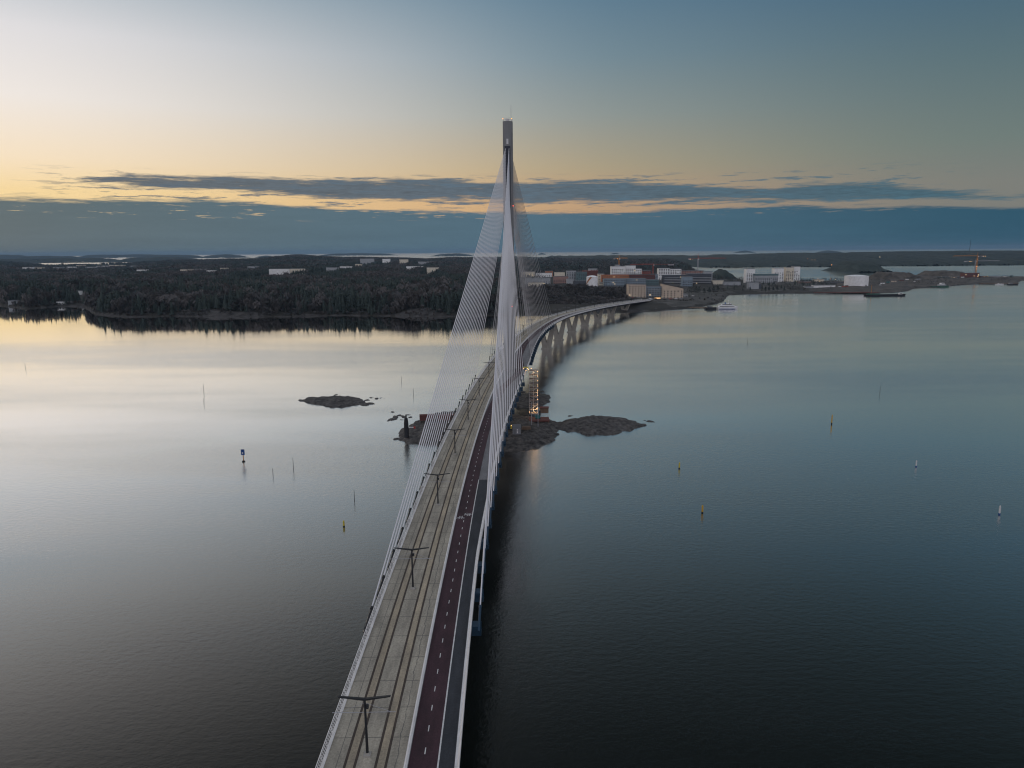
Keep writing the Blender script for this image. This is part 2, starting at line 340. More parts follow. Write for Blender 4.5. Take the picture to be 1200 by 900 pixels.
# ------------------------------------------------------------------ bridge alignment
def hdeck(d): return float(np.interp(d, [-200,480,569,626,688,745,802,857,919,1006,1080], [22,22,21.7,20.7,18.9,17,15.2,13.4,11.3,8.3,7.2]))
_wp = [(-120,-8),(0,-11.2),(68,-12.0),(95,-12.3),(130,-12.5),(180,-11.9),(220,-10.7),(281,-7.9),(340,-3.7),(403,2.2),(470,11.0),(532,22.5),(569,30.5),(626,43.8),(688,60),(745,78),(802,98.5),(857,121),(919,149),(1006,188),(1080,222)]
_py = np.array([p[0] for p in _wp]); _px = np.array([p[1] for p in _wp]); _sc = 600.
_cf = np.polyfit((_py-480)/_sc, _px, 6)
def wx(d): return float(np.polyval(_cf, (d-480)/_sc))
def wdir(d):
    t = Vector((wx(d+1)-wx(d-1), 2, 0)).normalized(); return t, Vector((t.y, -t.x, 0))
def bp_(d, u, dz=0):            # point on the bridge: d = station, u = metres right of the barrier line, dz above deck
    t, nn = wdir(d); return Vector((wx(d), d, hdeck(d)+dz))+nn*u
UL = -9.1
def UR(d): return float(np.interp(d, [0,125,170,210,254,300,336,372,420,470,520], [5.9,5.9,6.9,7.7,8.9,10.3,11.1,10.6,9.0,7.2,6.1]))
def ULb(d): return float(np.interp(d, [0,240,290,322,350,385,430], [.35,.35,1.6,5.6,5.6,2.0,.35]))  # bike lane left edge
DP = 336.0
STN = list(np.arange(-110, 1026, 4.0))
ARC = {}
def strip(name, uf0, uf1, dz, m, parent, d0=-110, d1=1024, step=4.0, thick=0, dzb=None):
    mb = MB(); mb.uv = []; ds = list(np.arange(d0, d1+.01, step))
    for i, d in enumerate(ds):
        a = uf0(d) if callable(uf0) else uf0; b = uf1(d) if callable(uf1) else uf1
        mb.v += [tuple(bp_(d, a, dz)), tuple(bp_(d, b, dz))]; mb.uv += [(a-UL, d+200), (b-UL, d+200)]
        if thick: mb.v += [tuple(bp_(d, a, dz-thick)), tuple(bp_(d, b, dz-thick))]; mb.uv += [(a-UL, d+200), (b-UL, d+200)]
    q = 4 if thick else 2
    for i in range(len(ds)-1):
        k = i*q; mb.f.append((k, k+1, k+q+1, k+q)); mb.m.append(0)
        if thick: mb.f += [(k+2, k+q+2, k+q+3, k+3), (k, k+q, k+q+2, k+2), (k+1, k+3, k+q+3, k+q+1)]; mb.m += [0]*3
    if thick: e = len(mb.v); mb.f += [(0,2,3,1), (e-4,e-3,e-1,e-2)]; mb.m += [0, 0]
    return mb.build(name, m, parent)
BR = empty('cable_stayed_bridge', (0,0,0), 0, 'long curving cable-stayed bridge with a needle pylon, crossing the bay to the far shore', 'bridge')
strip('tram_bed', UL, 0, 0, 'deck', BR, thick=.32)
strip('cycle_lane', ULb, lambda d: ULb(d)+3.3, -.014, 'bike', BR)
strip('footway_slab', .0, UR, -.02, 'footgrey', BR, thick=.30)
strip('dark_footway', 3.66, lambda d: UR(d)-.45, -.010, 'foot', BR, d1=172)
strip('lane_line', 3.56, 3.74, -.004, 'mark', BR, d1=172)
# girder: two edge beams, box and cross ribs beneath the slabs
g = MB()
sec = [(.25,-.34),(.25,-1.2),(2.4,-2.9),(-2.4,-2.9),(-.25,-1.2),(-.25,-.34)]
ds = list(np.arange(-110, 1024.1, 8.0))
for i, d in enumerate(ds):
    r_, l_ = UR(d)-.25, UL+.25
    for u, z in ((r_,-.33),(r_,-1.3),(2.2,-3.0),(-5.2,-3.0),(l_,-1.3),(l_,-.33)): g.v.append(tuple(bp_(d, u, z)))
for i in range(len(ds)-1):
    for j in range(6): g.f.append((i*6+j, i*6+(j+1)%6, i*6+6+(j+1)%6, i*6+6+j)); g.m.append(0)
g.f += [tuple(range(6)), tuple(range(len(g.v)-1, len(g.v)-7, -1))]; g.m += [0, 0]
g.build('girder', 'girder', BR)
# track: infill and two rails for each of two tracks
for c in (2.95, 6.4):
    strip('track_infill', UL+c-.62, UL+c+.62, .004, 'infill', BR)
    for s_ in (-.56, .56): strip('tram_rail', UL+c+s_-.15, UL+c+s_+.15, .009, 'rail', BR)
# dashes
mk = MB(); nd = 0
for d in np.arange(52, 1020, 3.9):
    c0 = ULb(d)+1.65; c1 = ULb(d+1)+1.65; q_ = [bp_(d, c0-.06, -.006), bp_(d, c0+.06, -.006), bp_(d+1.1, c1+.06, -.006), bp_(d+1.1, c1-.06, -.006)]
    if nd < 100: b = MB(); b.add(q_, [(0,1,2,3)]); b.build('lane_dash', 'mark', BR); nd += 1
    else: mk.add(q_, [(0,1,2,3)])
mk.build('lane_dashes', 'mark', BR)['kind'] = 'stuff'
# bicycle symbols on the cycle lane (one for each direction)
def bicycle(d0, u0, sgn):
    b = MB()
    def P(a, c): return bp_(d0+sgn*a, u0+sgn*c, -.005)
    def seg(p, q, w=.09):
        a = Vector(p); c = Vector(q); t = (c-a).normalized(); m = Vector((-t.y, t.x))*w/2
        vs = [a+m, a-m, c-m, c+m]; b.add([P(v.y, v.x) for v in vs], [(0,1,2,3)])
    for cx in (-.48, .48):
        pts = [(cx+.32*math.cos(2*math.pi*i/14), .0+.5*math.sin(2*math.pi*i/14)) for i in range(14)]
        for i in range(14): seg(pts[i], pts[(i+1)%14])
    for p, q in (((-.48,0),(-.1,0)),((-.48,0),(-.2,.9)),((-.1,0),(.32,.9)),((-.2,.9),(.32,.9)),((.48,0),(.28,1.25)),((.28,1.25),(.5,1.3)),((-.1,0),(-.24,1.15)),((-.38,1.15),(-.08,1.15))): seg(p, q)
    b.build('bicycle_marking', 'mark', BR)
bicycle(144, ULb(144)+.85, 1); bicycle(146.5, ULb(146)+2.5, -1)
# barrier between tramway and cycle lane
strip('barrier_kerb', -.12, .28, .16, 'white_steel', BR, thick=.2)
def railing(name, u, side, hgt, m, pitch=3.0, lean=.0, rails=(1.0,.72,.44,.18), d1=1024, rr=.035, mesh=False, postr=.04):
    b = MB(); ds = list(np.arange(-110, d1+.1, 4.0)); uu = u if callable(u) else (lambda d: u)
    for k, z in enumerate(rails):
        b.tube([bp_(d, uu(d)+side*lean*z, hgt*z) for d in ds], rr*(1.7 if z == 1.0 else 1), 4)
    d = -110.
    while d < d1:
        b.tube([bp_(d, uu(d), -.3), bp_(d, uu(d)+side*lean, hgt)], postr, 4, caps=False)
        if mesh and d < 480:
            for q in range(1, 6):
                e = d+pitch*q/6; b.tube([bp_(e, uu(e), .05), bp_(e, uu(e)+side*lean, hgt)], .018, 3, caps=False)
        d += pitch
    return b.build(name, m, BR)
railing('barrier_railing', .1, 1, 1.05, 'white_steel', 2.4, .12, (1.0,.6,.3), rr=.04)
railing('tramway_railing', UL+.1, -1, 1.35, 'white_steel', 2.4, .35, (1.0,.8,.6,.4,.2), rr=.032, mesh=True, postr=.055)
railing('footway_railing', lambda d: UR(d)-.15, 1, 1.35, 'white_steel', 2.4, .35, (1.0,.8,.6,.4,.2), rr=.032, mesh=True, postr=.055)
strip('edge_beam', UL-.25, UL+.12, .12, 'white_steel', BR, thick=.75)
strip('edge_beam', lambda d: UR(d)-.38, lambda d: UR(d)+.12, .12, 'white_steel', BR, thick=.75)

# pylon
PC = bp_(DP, 3.05); PX, PY, PZ = PC; tdir, ndir = wdir(DP); PR = math.atan2(-tdir.x, tdir.y)
PT = Matrix.Translation((PX, PY, 0)) @ Matrix.Rotation(PR, 4, 'Z')
py = MB()
# sections: z, half width across, half length along, chamfer
secs = [(1.5,1.9,2.6,.7),(6,2.0,2.9,.75),(22,2.4,3.9,.9),(45,2.4,3.6,.9),(80,2.25,3.0,.85),(98,2.12,2.7,.8),(135,2.08,2.6,.55)]
for z, a, b, c in secs:
    for x, y in ((-a,-b+c),(-a+c,-b),(a-c,-b),(a,-b+c),(a,b-c),(a-c,b),(-a+c,b),(-a,b-c)): py.v.append(tuple(PT @ Vector((x, y, z))))
for i in range(len(secs)-1):
    for j in range(8): py.f.append((i*8+j, i*8+(j+1)%8, i*8+8+(j+1)%8, i*8+8+j)); py.m.append(0)
py.f += [tuple(reversed(range(8))), tuple(range(len(py.v)-8, len(py.v)))]; py.m += [0, 0]
pylon = py.build('pylon', 'pylon', BR)
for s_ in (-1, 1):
    b = MB(); b.box(-1.25, 1.25, 2.4, 2.95, 97, 124.3, T=PT if s_ > 0 else PT @ Matrix.Rotation(math.pi, 4, 'Z')); b.build('anchor_slot', 'pylon_dark', pylon)  # solid box proud of the face; the slot's shade is put into its dark colour
b = MB(); b.box(-.45, .45, -2.7, -2.5, 125.2, 127.4, T=PT); b.build('access_hatch', 'white_paint', pylon)
b = MB()
for x, y in ((-1.9,-2.3),(1.9,-2.3),(1.9,2.3),(-1.9,2.3)): b.tube([PT @ Vector((x,y,134.9)), PT @ Vector((x,y,136.3))], .06, 5)
for z in (135.6, 136.3):
    for p, q in (((-1.9,-2.3),(1.9,-2.3)),((1.9,-2.3),(1.9,2.3)),((1.9,2.3),(-1.9,2.3)),((-1.9,2.3),(-1.9,-2.3))): b.tube([PT @ Vector((*p,z)), PT @ Vector((*q,z))], .05, 4)
b.build('top_railing', 'white_steel', pylon)
b = MB(); b.box(-.9,.7,-1.2,.8,135,136.2,T=PT); b.build('roof_hatch_box', 'white_paint', pylon)
b = MB(); b.tube([PT @ Vector((1.5,0,135)), PT @ Vector((1.5,0,142))], .07, 5); b.build('antenna_mast', 'crane_grey', pylon)
for x, y, z, m, r in ((-1.95,-2.45,136.0,'orange_lamp',.2),(1.95,-2.45,136.0,'orange_lamp',.2),(-2.3,-2.2,98.2,'red_lamp',.15),(2.35,-2.2,98.2,'red_lamp',.22),(1.5,-3.75,52.6,'red_lamp',.25),(-2.0,-3.6,53.5,'red_lamp',.12)):
    b = MB(); b.ball(PT @ Vector((x,y,z)), r); b.build('obstruction_light', m, pylon)

# stay cables, outriggers
def stay(sgn, side, i):
    s = (31+10.75*i) if sgn < 0 else (27+9.75*i)
    d = DP+sgn*s; ue = (UL-1.0) if side < 0 else (UR(d)+1.25)
    z = 98.5+(123.2-98.5)*(i/19)**.9
    a = PT @ Vector((side*.75, sgn*2.9, z)); dk = bp_(d, ue, -.2); v = (a-dk).normalized()
    tube0 = dk-v*1.6; tube1 = dk+v*3.2
    b = MB(); b.tube([tube1, a], .115, 6); cb = b.build('stay_cable', 'cable', BR)
    b = MB(); b.tube([tube0, tube0+v*4.4], .2, 6); b.tube([tube0+v*4.4, tube1], .27, 6); b.build('anchor_tube', 'dark_steel' if side < 0 else 'blue', cb)
    t, nn = wdir(d); rz = math.atan2(-t.x, t.y); T = Matrix.Translation(bp_(d, ue, -.9)) @ Matrix.Rotation(rz, 4, 'Z')
    b = MB()
    inn = -side*(1.3 if side > 0 else 1.0)
    x0, x1 = sorted((inn, side*.32)); b.box(x0, x1, -.9, -.82, -.9, .45, T=T); b.box(x0, x1, .82, .9, -.9, .45, T=T); b.box(x0, x1, -.9, .9, -1.0, -.9, T=T); b.box(x0, x1-.5 if side > 0 else x1, -.9, .9, .45, .53, T=T)
    b.build('outrigger', 'blue' if side > 0 else 'dark_steel', BR)
for sgn in (-1, 1):
    for side in (-1, 1):
        for i in range(20): stay(sgn, side, i)

# V piers
def vpier(d, parent):
    t, nn = wdir(d); rz = math.atan2(-t.x, t.y); cu = (UL+UR(d))/2; c = bp_(d, cu); ht = hdeck(d)-.9; hw = (UR(d)-UL)/2-.7; n0 = max(2.0, 5.5*ht/21)
    T = Matrix.Translation((c.x, c.y, 0)) @ Matrix.Rotation(rz, 4, 'Z'); b = MB(); k = ht/21
    def leg(s):      # the pier opens sideways like a V, one leg to each edge of the deck
        rings = [(0, s*3.4, -2.5, 1.9), (0, s*3.6, n0*.5, 1.9), (s*.02, s*(3.7+.5*k), n0, 1.8), (s*(hw-3.0), s*hw, ht, 1.3)]
        vs = []
        for xi, xo, z, h_ in rings: vs += [T @ Vector((xi, -h_, z)), T @ Vector((xi, h_, z)), T @ Vector((xo, h_, z)), T @ Vector((xo, -h_, z))]
        fs = [(0,1,2,3), (12,13,14,15)]
        for i in range(3):
            for j in range(4): fs.append((i*4+j, i*4+(j+1)%4, i*4+4+(j+1)%4, i*4+4+j))
        b.add(vs, fs)
    leg(1); leg(-1)
    p = b.build('v_pier', 'concrete', parent)
    q = MB(); q.box(-4.2, 4.2, -2.7, 2.7, -3, .9, T=T); q.build('footing', 'concrete', p)
for d in (569, 626, 687, 745, 802, 858, 918): vpier(d, BR)
vpier(70, BR); vpier(10, BR)
t, nn = wdir(1010); T = Matrix.Translation((bp_(1008,-1.5).x, 1008, 0)) @ Matrix.Rotation(math.atan2(-t.x,t.y), 4, 'Z')
b = MB(); b.box(-6, 6, -2, 14, 0, hdeck(1008)-.5, T=T); b.build('abutment', 'concrete', BR)

# ------------------------------------------------------------------ catenary poles on the tramway
def tram_pole():
    o = empty('tram_pole', (0,0,0)); tag(o, 'x', 'tram pole', 'black tram poles along the middle of the tramway')
    b = MB(); b.lathe([(.17,.25),(.15,3),(.12,7.15)], 8); b.build('pole', 'dark_steel', o)
    b = MB(); b.box(-.42,.42,-.42,.42,.01,.2); b.lathe([(.25,.2),(.2,.35)], 8); b.build('base_plate', 'concrete', o)
    for s in (-1, 1):
        b = MB(); k = [(0,-.16,6.9),(0,.16,6.9),(0,.16,7.12),(0,-.16,7.12),(s*2.9,-.13,7.32),(s*2.9,.13,7.32),(s*2.9,.13,7.42),(s*2.9,-.13,7.42)]
        b.add(k, [(0,1,2,3),(4,7,6,5),(0,4,5,1),(1,5,6,2),(2,6,7,3),(3,7,4,0)]); a = b.build('lamp_arm', 'dark_steel', o)
    b = MB(); b.tube([(-3.7,0,5.4),(3.4,0,5.4)], .035, 4); b.tube([(0,0,6.6),(-2.9,0,5.4)], .02, 3); b.tube([(0,0,6.6),(2.9,0,5.4)], .02, 3); b.build('contact_wire_bracket', 'crane_grey', o)
    b = MB(); b.box(.12,.4,-.18,.18,5.9,6.35); b.build('equipment_box', 'dark_steel', o)
    return o
order = ['nearest the camera, at the bottom of the frame','second','third','fourth','fifth','sixth','seventh','eighth','ninth','tenth','eleventh','twelfth','thirteenth','fourteenth','fifteenth','sixteenth','seventeenth','eighteenth','nineteenth','twentieth']
tp = tram_pole(); used = False; k = 0
for d in [71.5+40.3*i for i in range(0, 24)]:
    if d > 1015: break
    o = tp if not used else dup(tp); used = True; c = bp_(d, UL+4.62); t, nn = wdir(d)
    o.location = c; o.rotation_euler = (0,0,math.atan2(-t.x,t.y))
    o['label'] = 'black T-shaped tram pole '+order[0] if k == 0 else ('black T-shaped tram pole, %s counting from the bottom of the bridge' % order[k] if k < 20 else 'black T-shaped tram pole, number %d counting from the bottom of the bridge' % (k+1)); k += 1

# ------------------------------------------------------------------ land
def shore_fn(tab, hz=0):
    ts = []; ys = []
    for x, y in tab: p = at_h(x, y, hz); ts.append(p.x/p.y); ys.append(p.y)
    ts = np.array(ts); ys = np.array(ys); i = np.argsort(ts); return ts[i], ys[i]
sh_t, sh_y = shore_fn([(-150,356),(-60,358),(0,358),(30,362),(68,359),(98,359),(112,368),(150,371.5),(200,370.5),(260,371),(330,371),(400,369.5),(460,370.5),(520,371),(600,369),(660,368),(720,366.5),(752,365.2),(767,365),(781,363.5),(794,362.7),(810,361.7),(828,358.5),(840,356),(848,353),(853,346),(880,345),(920,344),(953,344),(1013,344.5),(1050,343),(1063,341),(1073,337.5),(1100,336.7),(1127,334),(1150,333),(1177,333),(1192,331.7),(1196,329)])
sk_t, sk_y = [], []
for x, y in [(-150,306),(0,306),(50,308.5),(150,308),(200,304.5),(250,303.5),(300,302.5),(340,299),(370,299.5),(400,301),(450,302),(500,303),(525,301.5),(560,301.5),(600,301.5),(630,303),(650,301)]:
    p = at_d(x, y, 5000); sk_t.append(p.x/5000); sk_y.append(p.z)
END_T = [-1.0,.03,.20,.235,.26,.295,.30,.42,.47,.60,.72,.735,1.0]; 
END_Y = [5400,5400,5400,3600,2300,2050,1800,1750,1750,1820,1880,1650,1650]
def ys_of(t, Y=None): return np.interp(t, sh_t, sh_y)
def landh(X, Y):
    X = np.asarray(X, float); Y = np.asarray(Y, float); t = X/np.maximum(Y, 1); ys = np.interp(t, sh_t, sh_y)
    nn = fbm(X/55, Y/55); ys = ys+(nn-.5)*14
    ye = np.interp(t, END_T, END_Y)+(fbm(X/200, Y/200+9)-.5)*160
    dd = np.minimum(Y-ys, (ye-Y)); tip = (t < .725)
    base = 3+7*np.clip(dd/140, 0, 1)+9*(fbm(X/170+3, Y/170)-.42)*np.clip(dd/100, 0, 1)
    rid = np.interp(t, sk_t, sk_y)-17
    left = np.clip((.14-t)/.1, 0, 1)
    far = np.clip((Y-1500)/3500, 0, 1)
    hL = base*(1-far)+rid*far+(fbm(X/420, Y/420)-.5)*14*np.clip((Y-1200)/1500, 0, 1)
    hR = np.where(t < .28, 1.5+4*np.clip(dd/60, 0, 1)+8*np.clip((dd-150)/350, 0, 1)+2*(fbm(X/90, Y/90)-.5), 1.5+4*np.clip(dd/90, 0, 1)+1.5*(fbm(X/60, Y/60)-.5)+3.2*np.clip(vnoise(X/14, Y/22)-.5, 0, 1)*np.clip(dd/30, 0, 1))
    h = hL*left+hR*(1-left)
    # scrub-covered knoll between bridge head and town
    kn = np.exp(-(((X-100)/75)**2+((Y-1150)/95)**2)); h = h+9*kn
    dome = np.clip(vnoise(X/55+5, Y/300)-.60, 0, 1)*2.5; h = h+dome*(1.5+4*vnoise(X/9, Y/14))*np.clip(dd/20, 0, 1)*np.clip((130-dd)/60, 0, 1)*left; rock = np.clip(dd/10, 0, 1)
    h = np.where(dd > 0, np.minimum(h, 80)*rock**.6, -1.5)
    h = np.where((dd > -12) & (dd <= 0), -1.5+1.5*(dd+12)/12, h)
    return np.where(tip, h, -1.6)
tt = np.linspace(-.98, .745, 620); q = np.linspace(0, 1, 230); YY = 820*(5700/820)**q
TT, YG = np.meshgrid(tt, YY); XG = TT*YG; HG = landh(XG, YG)
# keep the abutment terrain level
V = np.stack([XG, YG, HG], -1).reshape(-1, 3); nr, nc = TT.shape
idx = np.arange(nr*nc).reshape(nr, nc); Fq = np.stack([idx[:-1,:-1], idx[:-1,1:], idx[1:,1:], idx[1:,:-1]], -1).reshape(-1, 4)
keep = (V[Fq][:, :, 2].max(1) > -1.4); Fq = Fq[keep]
cen = V[Fq].mean(1); dsh = cen[:,1]-np.interp(cen[:,0]/cen[:,1], sh_t, sh_y); tn = cen[:,0]/cen[:,1]
rn = fbm(cen[:,0]/38+5, cen[:,1]/60)
mi = np.where(dsh < 2+120*np.clip(vnoise(cen[:,0]/55+5, cen[:,1]/300)-.6, 0, 1), 0, 1)
mi = np.where((tn > .16) & (dsh > 15) & (rn > .5), 2, mi); mi = np.where((tn > .45) & (dsh > 6), 3, mi)
land = np_mesh('terrain', V, Fq, ['rock','soil','field','gravel'], mi, True); tag(land, kind='structure')
# far mainland across the inner bay, and outer islands
def ridge(name, pts, d, depth, kind='structure', seed=0, m='conifer'):
    """a wooded far shore: pts = (x px, y px of its skyline) measured at distance d, built as a real mound"""
    t0 = []; z0 = []
    for x, y in pts: p = at_d(x, y, d); t0.append(p.x); z0.append(p.z)
    xs = np.linspace(t0[0], t0[-1], max(24, int((t0[-1]-t0[0])/(d*.0012)))); ys_ = np.linspace(0, 1, 12)
    XX, QQ = np.meshgrid(xs, ys_); zt = np.interp(XX, t0, z0); prof = np.clip(np.sin(np.pi*np.clip(QQ*.92+.04, 0, 1))*1.25, 0, 1)
    endf = np.clip(np.minimum(XX-t0[0], t0[-1]-XX)/(d*.02), 0, 1)**.6
    jag = (vnoise(XX/(d*.0016)+seed*7, QQ*9+seed)-.5)*min(13, d*.0026)+(vnoise(XX/(d*.009)+seed, QQ*3)-.5)*min(10, d*.0012)
    ZZ = (np.maximum(zt, 4)*prof+jag*(prof > .05))*endf-1.2*(1-endf)-1.2*(prof < .2)
    YY_ = d+(QQ-.5)*depth+(vnoise(XX/(d*.02), QQ*0+seed)-.5)*depth*.12; V = np.stack([XX, YY_, ZZ], -1).reshape(-1, 3)
    nr, nc = XX.shape; idx = np.arange(nr*nc).reshape(nr, nc); Fq = np.stack([idx[:-1,:-1], idx[:-1,1:], idx[1:,1:], idx[1:,:-1]], -1).reshape(-1, 4)
    return tag(np_mesh(name, V, Fq, [m]), kind=kind)
ridge('hills', [(560,303),(600,301),(640,302.5),(655,300.5),(720,300),(780,300),(840,300.5),(900,298.5),(960,297),(1020,297),(1100,295.5),(1200,294.5),(1300,294)], 5200, 2600, seed=3)
ridge('hills', [(800,308.5),(900,307.5),(1000,307),(1060,304.5),(1130,305.5),(1200,304),(1330,303)], 3500, 700, seed=5)
ridge('hills', [(975,316),(985,309),(1000,306.5),(1015,307),(1027,314),(1031,318)], 2500, 260, seed=6)
ridge('hills', [(832,318),(842,314),(852,316),(862,320)], 1900, 120, seed=8)
for i, (x0, x1, y0, d, dep) in enumerate([(-60,47,304,6900,500),(46,138,302.8,7300,700),(142,232,302.0,7300,700),(-30,34,298.8,12500,900),(24,93,300.0,11000,700),(99,115,300.2,11000,400),(90,215,298.4,15000,900),(160,240,298.8,12500,800),(240,288,298.3,12500,900),(300,322,298.9,12500,400),(505,557,297.2,12500,900),(330,372,298.0,9000,900),(716,726,294.2,14000,300),(958,985,293.0,13000,500),(630,640,294.2,15000,300),(372,470,296.8,17000,700),(860,885,293.0,16000,300)]):
    m_ = (x0+x1)/2; w_ = x1-x0
    ridge('island', [(x0, y0+2.5), (x0+w_*.15, y0+.6), (m_, y0), (x1-w_*.15, y0+.5), (x1, y0+2.5)], d, dep, seed=20+i)

# ------------------------------------------------------------------ forest
def proto_conifer(seed, seg=6, layers=4):
    r = np.random.default_rng(seed); V = []; Fc = []
    for i in range(layers):
        z0 = .10+.78*i/layers; z1 = min(1, z0+.46*(1-.35*i/layers)); rad = .20*(1-i/layers*.82)
        k = len(V); V.append((0,0,z1))
        for j in range(seg*2):
            a = 2*math.pi*j/(seg*2)+i*.7; q = rad*((1 if j % 2 else .5)+.25*r.random()); V.append((q*math.cos(a), q*math.sin(a), z0-(.05 if j % 2 else -.03)+.03*r.random()))
        for j in range(seg*2): Fc.append((k, k+1+j, k+1+(j+1)%(seg*2)))
    return np.array(V), np.array(Fc), 0
def proto_bare(seed, nb=34):
    r = np.random.default_rng(seed); V = []; Fc = []
    for i in range(nb):
        a = r.random()*6.28; z = .22+.5*r.random(); rr = .30*(r.random()**.5); top = z+.12+.26*r.random(); w_ = .03+.04*r.random()
        c = np.array([rr*math.cos(a)*(1 if i > 3 else .1), rr*math.sin(a)*(1 if i > 3 else .1), top]); k = len(V)
        if (c[0]/.32)**2+(c[1]/.32)**2+((top-.62)/.42)**2 > 1.1: c *= .9
        b_ = a+1.57; V += [(c[0]*.35-w_*math.cos(b_), c[1]*.35-w_*math.sin(b_), z), (c[0]*.35+w_*math.cos(b_), c[1]*.35+w_*math.sin(b_), z+.06), tuple(c)]; Fc.append((k,k+1,k+2))
        V += [(c[0]+w_, c[1], c[2]-.12), (c[0]-w_, c[1]+w_, c[2]-.02), (c[0], c[1]-w_, c[2]+.06)]; Fc.append((k+3,k+4,k+5))
    k = len(V); V += [(-.012,0,0),(.012,0,0),(0,.0,.7)]; Fc.append((k,k+1,k+2))
    return np.array(V), np.array(Fc), 1
def proto_pine(seed):
    r = np.random.default_rng(seed); V = []; Fc = []
    for i in range(30):
        a = r.random()*6.28; rr = .24*r.random()**.5; z = .55+.4*r.random()*(1-rr*2.2); s = .05+.06*r.random(); k = len(V); c = np.array([rr*math.cos(a), rr*math.sin(a), z])
        for _ in range(3): V.append(tuple(c+(r.random(3)-.5)*np.array([2.4,2.4,1.1])*s))
        Fc.append((k,k+1,k+2))
    k = len(V); V += [(-.014,0,0),(.014,0,0),(.0,.0,.8),(0,-.014,0),(0,.014,0),(0,0,.8)]; Fc += [(k,k+1,k+2),(k+3,k+4,k+5)]
    return np.array(V), np.array(Fc), 0
PR_HI = [proto_conifer(1), proto_conifer(2, 5, 5), proto_bare(3), proto_bare(4), proto_pine(5), proto_pine(6)]
PR_LO = [proto_conifer(7, 3, 3), proto_conifer(8, 4, 2), proto_bare(9, 9), proto_pine(11)]
def forest(name, X, Y, Hs, protos, pick, sx=1.0):
    Vs = []; Fs = []; Ms = []; off = 0; Z = landh(X, Y)
    for pi, (pv, pf, m) in enumerate(protos):
        s = pick == pi; nn = int(s.sum())
        if not nn: continue
        a = rng.random(nn)*6.28; c, d = np.cos(a)[:,None], np.sin(a)[:,None]; hh = Hs[s][:,None]; ww = hh*(sx*(.75+.5*rng.random(nn)))[:,None]
        vx = (pv[:,0]*c-pv[:,1]*d)*ww+X[s][:,None]; vy = (pv[:,0]*d+pv[:,1]*c)*ww+Y[s][:,None]; vz = pv[:,2][None]*hh+Z[s][:,None]-.3
        Vs.append(np.stack([vx,vy,vz],-1).reshape(-1,3)); Fs.append((pf[None]+(np.arange(nn)*len(pv))[:,None,None]).reshape(-1,3)+off); off += nn*len(pv); Ms.append(np.full(nn*len(pf), m))
    return tag(np_mesh(name, np.concatenate(Vs), np.concatenate(Fs), ['conifer','bare'], np.concatenate(Ms)), kind='stuff')
def scatter(t0, t1, y0, y1, sp):
    nn = int((y1**2-y0**2)/2*(t1-t0)/(sp*sp)); Y = np.sqrt(rng.random(nn)*(y1**2-y0**2)+y0**2); X = (t0+(t1-t0)*rng.random(nn))*Y; return X, Y
CLEAR = []   # (x, y, r) around buildings
def clear_of(X, Y):
    ok = np.ones(len(X), bool)
    for cx, y0, y1, rx in CLEAR: ok &= ~((np.abs(X-cx) < rx) & (Y > y0) & (Y < y1))
    return ok

